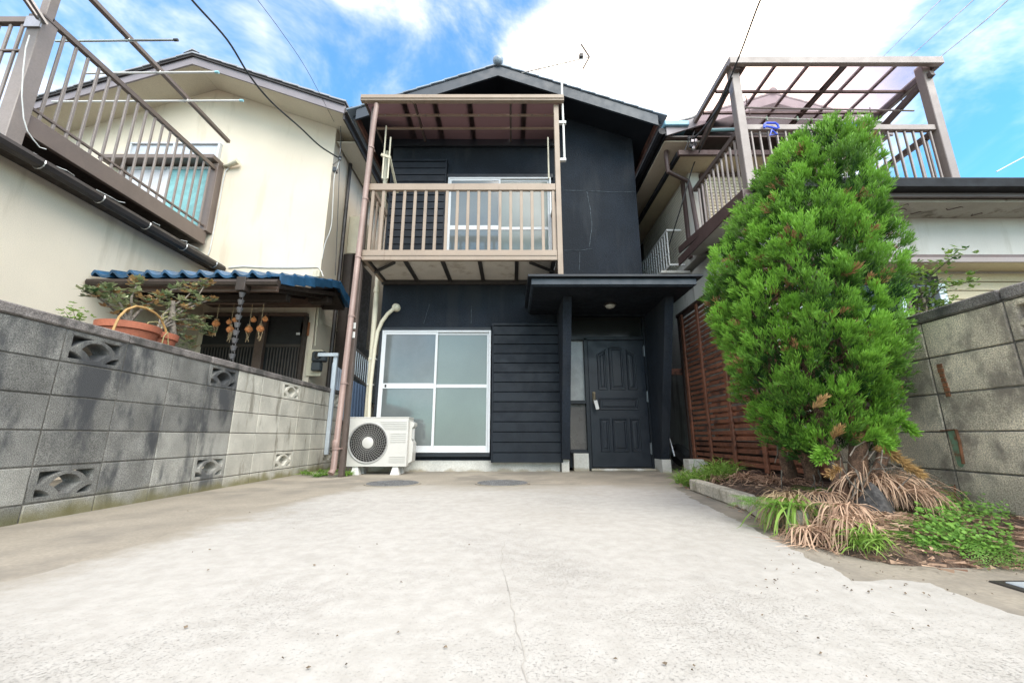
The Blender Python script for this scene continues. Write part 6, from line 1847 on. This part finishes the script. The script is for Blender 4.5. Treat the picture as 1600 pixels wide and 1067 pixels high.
# ---- leafy plants on branches
def branch_plant(root, paths, mats, nleaf, lsize, lw, barkm, rad=.008, whorl=True, seed=0, droop=0.0, tint=(.1, 1)):
    """paths: list of point lists; leaves in whorls at the path ends and along them"""
    for pts in paths:
        MB().tube(pts, [rad * (1 - .7 * i / (len(pts) - 1)) for i in range(len(pts))], 6).build('branch', barkm, root, True)
    buf = {m_.name: ([], [], [], m_) for m_ in mats}
    for pts in paths:
        for i in range(nleaf):
            t = (len(pts) - 1) * (1 - random.random() ** 1.6 * .75) * .999; k = int(t)
            c = pts[k].lerp(pts[k + 1], t - k) + Vector((random.gauss(0, .030), random.gauss(0, .030), random.gauss(.008, .022)))
            m_ = random.choice(mats); V, F, T, _ = buf[m_.name]; t0 = random.uniform(*tint)
            for j in range(5 if whorl else 2):
                a = j * 1.2566 + random.uniform(-.3, .3) + i; e = random.uniform(-.1, .9) - droop
                d = Vector((math.cos(a), math.sin(a), e)).normalized(); l = lsize * random.uniform(.7, 1.2)
                s_ = d.cross(Vector((0, 0, 1))).normalized(); s_ = (s_ + Vector((0, 0, random.uniform(-.3, .3)))) * lw * l
                n_ = d.cross(s_).normalized() * (l * .06)
                nn = len(V)
                V += [tuple(c), tuple(c + d * l * .45 + s_), tuple(c + d * l), tuple(c + d * l * .45 - s_), tuple(c + d * l * .5 - n_)]
                F += [(nn, nn + 1, nn + 4), (nn + 1, nn + 2, nn + 4), (nn + 2, nn + 3, nn + 4), (nn + 3, nn, nn + 4)]
                T += [min(1, max(0, t0 + random.uniform(-.12, .12)))] * 5
    for V, F, T, m_ in buf.values():
        if V: tri_mesh('foliage', V, F, T, m_, root, kind='stuff')
# the azalea in its pots on the left wall
YP = 3.35
sh = thing('plant_shelf', 'narrow dark board standing behind the left block wall under the pots', 'shelf', (-3.0, 3.2, 0))
MB().cbox(-3.26, -2.84, 2.55, 3.95, 1.06, 1.09, .004).build('board', M['darkwood'], sh)
for y_ in (2.62, 3.88):
    for x in (-3.22, -2.90): MB().cbox(x - .02, x + .02, y_ - .02, y_ + .02, 0, 1.059, .003).build('leg', M['darkwood'], sh)
def pot(px, py, X, r, h, lab):
    q = PX(px, py, X)
    zt = 1.093 + h
    t = thing('flower_pot', lab, 'plant pot', (X, q.y, 1.092), 'terracotta bowls on the shelf')
    MB().lathe([(r * .72, 0), (r * .92, h * .75), (r, h * .78), (r * 1.02, h), (r * .93, h), (r * .90, h * .8), (0, h * .78)], (X, q.y, 1.093), 28).build('bowl', M['terracotta'], t, True)
    MB().lathe([(r * .89, 0), (0, .01)], (X, q.y, 1.093 + h * .86), 20).build('potting_soil', M['soil'], t)
    return Vector((X, q.y, zt))
pA = pot(203, 505, -3.04, .20, .23, 'larger terracotta bowl on the left of the shelf behind the wall')
pB = pot(246, 515, -3.02, .15, .22, 'smaller terracotta bowl to the right of the larger one')
az_ = thing('potted_azalea', 'old azalea with grey green and reddish leaf whorls spreading over the terracotta bowls', 'shrub', (pA.x, pA.y, pA.z - .03))
def bp(l): return [PX(x, y, X) for x, y, X in l]
base = (200, 505, -3.04)
paths = [bp([base, (185, 490, -3.05), (168, 475, -3.08), (150, 462, -3.1), (132, 455, -3.1)]),
         bp([base, (190, 478, -3.05), (180, 460, -3.1), (165, 452, -3.1)]),
         bp([base, (205, 485, -3.05), (205, 465, -3.05), (212, 448, -3.1), (217, 438, -3.12)]),
         bp([base, (215, 488, -3.05), (230, 475, -3.1), (248, 468, -3.12), (262, 462, -3.15)]),
         bp([(246, 515, -3.02), (252, 495, -3.05), (268, 478, -3.1), (290, 465, -3.15), (300, 455, -3.2)]),
         bp([(246, 515, -3.02), (260, 500, -3.05), (285, 485, -3.1), (315, 472, -3.2), (332, 468, -3.25)]),
         bp([(246, 515, -3.02), (272, 505, -3.05), (300, 512, -3.1), (325, 520, -3.2)]),
         bp([(246, 515, -3.02), (270, 500, -3.05), (295, 498, -3.15), (318, 502, -3.2)]),
         bp([base, (200, 470, -3.1), (190, 462, -3.15), (172, 458, -3.2)]),
         bp([(246, 515, -3.02), (275, 485, -3.1), (305, 470, -3.2), (318, 448, -3.25), (322, 441, -3.25)]),
         bp([base, (225, 480, -3.15), (240, 470, -3.2), (270, 452, -3.25), (295, 448, -3.25)]),
         bp([(246, 515, -3.02), (262, 515, -3.1), (285, 528, -3.15), (300, 538, -3.2)])]
branch_plant(az_, paths, [M['bonsai'], M['bonsai'], M['bonsai'], M['bonsaired']], 24, .052, .30, M['barkgrey'], .012, tint=(.05, 1))
# thick old stub
MB().tube(bp([(270, 530, -3.05), (269, 500, -3.06), (270, 470, -3.08)]), [.030, .028, .018], 9).build('trunk', M['barkgrey'], az_, True)
yb = thing('small_plant', 'small yellow green plant peeping over the coping at the left', 'plant', PX(112, 500, -2.95))
branch_plant(yb, [bp([(118, 512, -2.95), (110, 498, -2.95), (100, 486, -2.95)]), bp([(118, 512, -2.95), (116, 492, -2.95), (114, 480, -2.96)]), bp([(118, 512, -2.95), (124, 500, -2.95), (128, 492, -2.96)])],
             [M['shrub']], 12, .022, .35, M['barkgrey'], .003, tint=(.7, 1))
cn = thing('cane_hoop', 'bent tan cane hoop and wire curls arching over the terracotta bowls', 'plant support', PX(222, 480, -2.9))
M['cane'] = mat('tan_cane', (.42, .25, .09), .6, var=.2, vscale=12)
MB().tube(bp([(172, 532, -2.90), (178, 512, -2.9), (186, 495, -2.9), (198, 483, -2.9), (213, 478, -2.9), (228, 481, -2.9), (243, 489, -2.9), (252, 498, -2.9), (259, 515, -2.9), (262, 545, -2.9)]), .0085, 7).build('hoop', M['cane'], cn, True)
M['wire'] = mat('olive_wire', (.33, .30, .14), .5)
MB().tube(bp([(225, 535, -2.88), (224, 515, -2.88), (232, 503, -2.88), (245, 502, -2.88), (253, 510, -2.88), (248, 522, -2.88)]), .004, 5).build('wire_curl', M['wire'], cn, True)
MB().tube(bp([(252, 498, -2.88), (262, 494, -2.88), (262, 502, -2.88), (256, 500, -2.88), (254, 490, -2.88), (262, 488, -2.88)]), .004, 5).build('wire_curl', M['wire'], cn, True)
MB().tube(bp([(252, 540, -2.88), (256, 525, -2.88), (262, 518, -2.88), (263, 540, -2.88)]), .004, 5).build('wire_curl', M['wire'], cn, True)
# shrub behind the right wall
sr = thing('glossy_shrub', 'glossy leaved shrub with yellow green shoots rising behind the right block wall', 'shrub', (2.75, 2.6, 0))
XS = 2.75
def sp(l): return [PX(x, y, X) for x, y, X in l]
paths = [sp([(1425, 540, XS), (1435, 470, XS), (1455, 430, XS), (1480, 408, XS), (1500, 396, XS)]), sp([(1425, 540, XS), (1440, 480, XS), (1470, 450, XS), (1500, 443, XS), (1522, 438, XS)]),
         sp([(1425, 540, XS), (1430, 480, XS), (1432, 440, XS), (1440, 420, XS)]), sp([(1425, 540, XS), (1445, 500, XS), (1465, 480, XS), (1480, 470, XS)]),
         sp([(1415, 540, XS), (1418, 480, XS), (1422, 440, XS), (1430, 425, XS)]), sp([(1440, 540, XS), (1455, 510, XS), (1460, 490, XS), (1470, 492, XS)]), sp([(1425, 540, XS), (1440, 500, XS), (1450, 462, XS), (1462, 445, XS)])]
branch_plant(sr, paths, [M['shrub']], 60, .034, .30, M['barkgrey'], .007, False, tint=(.0, 1))
MB().tube([(paths[0][0].x, paths[0][0].y, 0), tuple(paths[0][0])], .02, 8).build('trunk', M['barkgrey'], sr, True)
